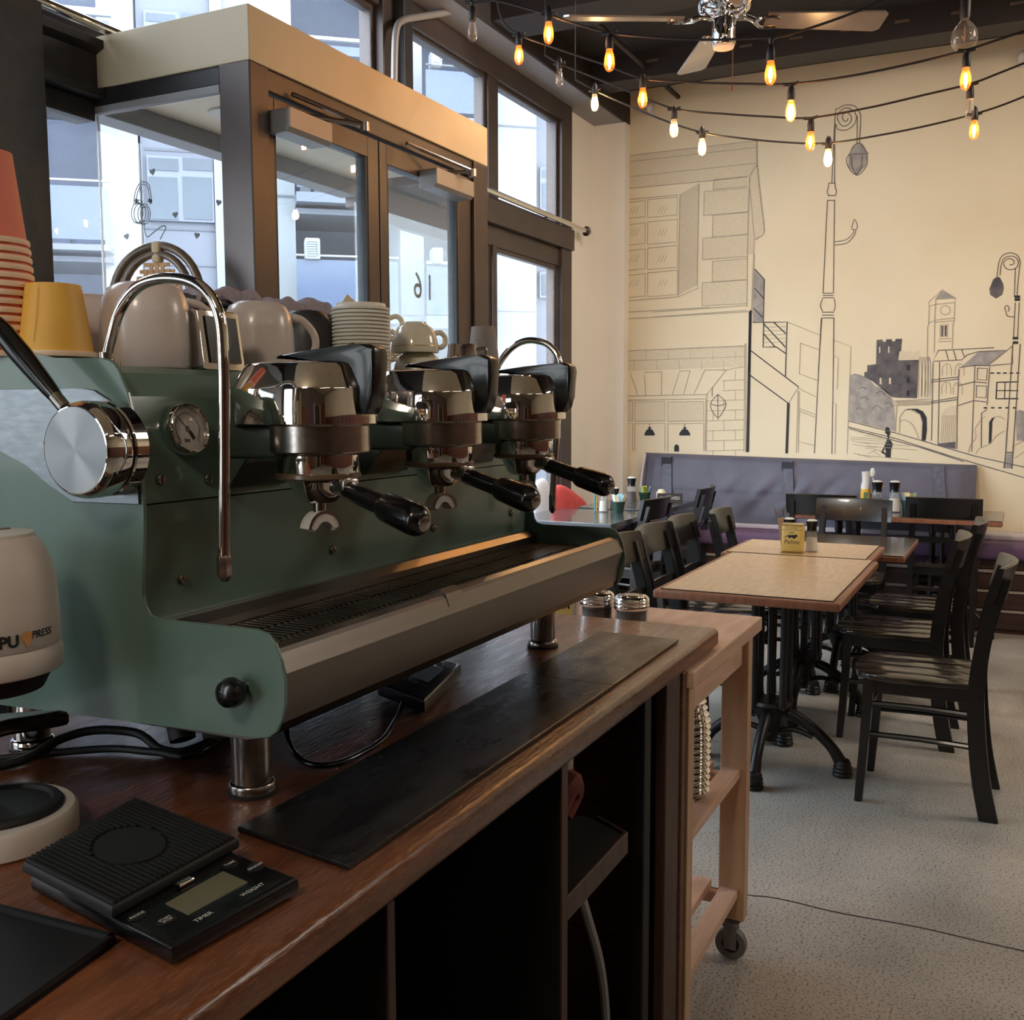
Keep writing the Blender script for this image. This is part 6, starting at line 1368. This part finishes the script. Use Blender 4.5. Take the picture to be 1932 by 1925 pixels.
def festoon(lab, pts, hang):
    """cable through pts; hang: (point index or position, socket length, lit, label, glass, big)"""
    P = smooth_path(pts, 8)
    bm = NB(); tube(bm, pts, .0042, 8, 8); cb = mk('festoon_cable', bm, 'cable_black', None, True); tag(cb, lab, 'cable', 'festoon cables')
    bm = NB()
    for e_ in (pts[0], pts[-1]):
        if e_[2] < ZC-.02: cyl(bm, e_, (e_[0], e_[1], ZC), .0016, seg=6)
    if bm.verts: mk('hanger_wire', bm, 'cable_black', cb)
    for p, drop, lit, blab, glass, big in hang:
        p = Vector(p); c = min(P, key=lambda q: (q.x-p.x)**2+(q.y-p.y)**2); z0 = c.z
        sx_, sy_ = c.x, c.y
        bm = NB(); lathe(bm, [(.004, .0), (.009, -.004), (.007, -.016), (.0035, -.026), (.0035, -drop), (.0075, -drop-.004), (.0125, -drop-.016), (.0140, -drop-.03), (.0140, -drop-.052), (.012, -drop-.056)], (sx_, sy_, z0), 16)
        tube(bm, [(sx_, sy_-.028, z0+.001), (sx_, sy_, z0-.003), (sx_, sy_+.028, z0+.001)], .0065, 8, 2)
        mk('socket', bm, 'bulb_socket', cb, True, 50)
        bulb((sx_, sy_, z0-drop-.055), lit, blab, glass, big)
def sx(X, *pp): return [tuple(onX(a, b, X)) for a, b in pp]
def at(X, px_, py_): return tuple(onX(px_, py_, X))
# the four strings hang in vertical planes across the room; each sags between the bulkhead and the far side
XA = 3.50
festoon('festoon cable nearest to us, partly hidden behind the fan', sx(XA, (872, -12), (891, 3), (935, 2), (985, 14), (1035, 28), (1085, 45), (1150, 62), (1250, 72), (1350, 75), (1455, 70), (1500, 62), (1620, 20), (1720, -30)),
        [(at(XA, 891, 3), .012, 0, 'unlit clear bulb at the far left end of the nearest festoon cable', 'bulb_clear', False),
         (at(XA, 1036, 28), -.03, 1, 'lit amber bulb on the nearest cable, left of the fan near the top edge', 'bulb_amber', False),
         (at(XA, 1148, 62), .0, 1, 'lit amber bulb on the nearest cable under the left fan blade', 'bulb_amber', False),
         (at(XA, 1455, 70), .02, 1, 'lit amber bulb on the nearest cable right of the fan hub', 'bulb_amber', False)])
XB = 4.00
festoon('second festoon cable, crossing the middle of the mural sky', sx(XB, (937, -5), (942, 22), (954, 48), (985, 68), (1060, 95), (1140, 122), (1213, 148), (1300, 155), (1400, 158), (1493, 158), (1600, 144), (1720, 120), (1824, 94), (1880, 76), (1990, 40)),
        [(at(XB, 980, 66), -.01, 1, 'lit amber bulb on the second cable against the grey bulkhead', 'bulb_amber', False),
         (at(XB, 1214, 148), -.018, 1, 'lit amber bulb on the second cable beside the corner pier', 'bulb_amber', False),
         (at(XB, 1493, 158), .005, 2, 'brightest glowing bulb on the second cable, above the mural street lamp', 'bulb_amber', False),
         (at(XB, 1824, 94), .004, 1, 'lit amber bulb on the second cable just under the big globe bulb', 'bulb_amber', False)])
XC = 4.40
festoon('third festoon cable, second lowest over the mural', sx(XC, (1028, 104), (1060, 122), (1100, 138), (1190, 174), (1272, 205), (1370, 215), (1450, 220), (1530, 222), (1640, 203), (1740, 180), (1831, 158), (1890, 136), (1990, 96)),
        [(at(XC, 1057, 121), -.03, 0, 'unlit clear bulb on the third cable in front of the grey bulkhead', 'bulb_clear', False),
         (at(XC, 1271, 205), -.01, 1, 'lit pale bulb on the third cable right of the corner pier', 'bulb_clear', False),
         (at(XC, 1529, 222), .0, 1, 'lit amber bulb on the third cable just left of the mural lamp scroll', 'bulb_amber', False),
         (at(XC, 1831, 158), .0, 0, 'unlit clear bulb on the third cable near the right edge', 'bulb_clear', False)])
XD = 4.70
festoon('fourth festoon cable, the lowest one over the mural', sx(XD, (1085, 150), (1122, 170), (1180, 197), (1250, 226), (1325, 250), (1410, 262), (1490, 269), (1563, 270), (1660, 255), (1750, 237), (1839, 215), (1900, 195), (1990, 158)),
        [(at(XD, 1121, 170), -.034, 2, 'glowing bulb on the lowest cable in front of the grey soffit by the pier', 'bulb_clear', False),
         (at(XD, 1322, 250), -.028, 2, 'glowing bulb on the lowest cable over the drawn house roof', 'bulb_clear', False),
         (at(XD, 1562, 270), -.03, 2, 'glowing bulb on the lowest cable beside the drawn lamp post', 'bulb_clear', False),
         (at(XD, 1839, 215), -.03, 1, 'lit amber bulb on the lowest cable near the right edge', 'bulb_amber', False)])
gp_ = onX(1821, 30, 4.30)
pc = NB(); cyl(pc, (gp_.x, gp_.y, gp_.z), (gp_.x, gp_.y, ZC), .004, seg=8); lathe(pc, [(.016, -.012), (.0185, 0), (.0185, .05), (.012, .07), (.004, .08)], gp_, 16)
o = mk('pendant_cord', pc, 'bulb_socket', None, True, 50); tag(o, 'black pendant cord and socket holding the big clear globe bulb', 'pendant')
bulb((gp_.x, gp_.y, gp_.z-.006), 0, 'big unlit clear globe bulb hanging at the upper right', 'bulb_clear', True)
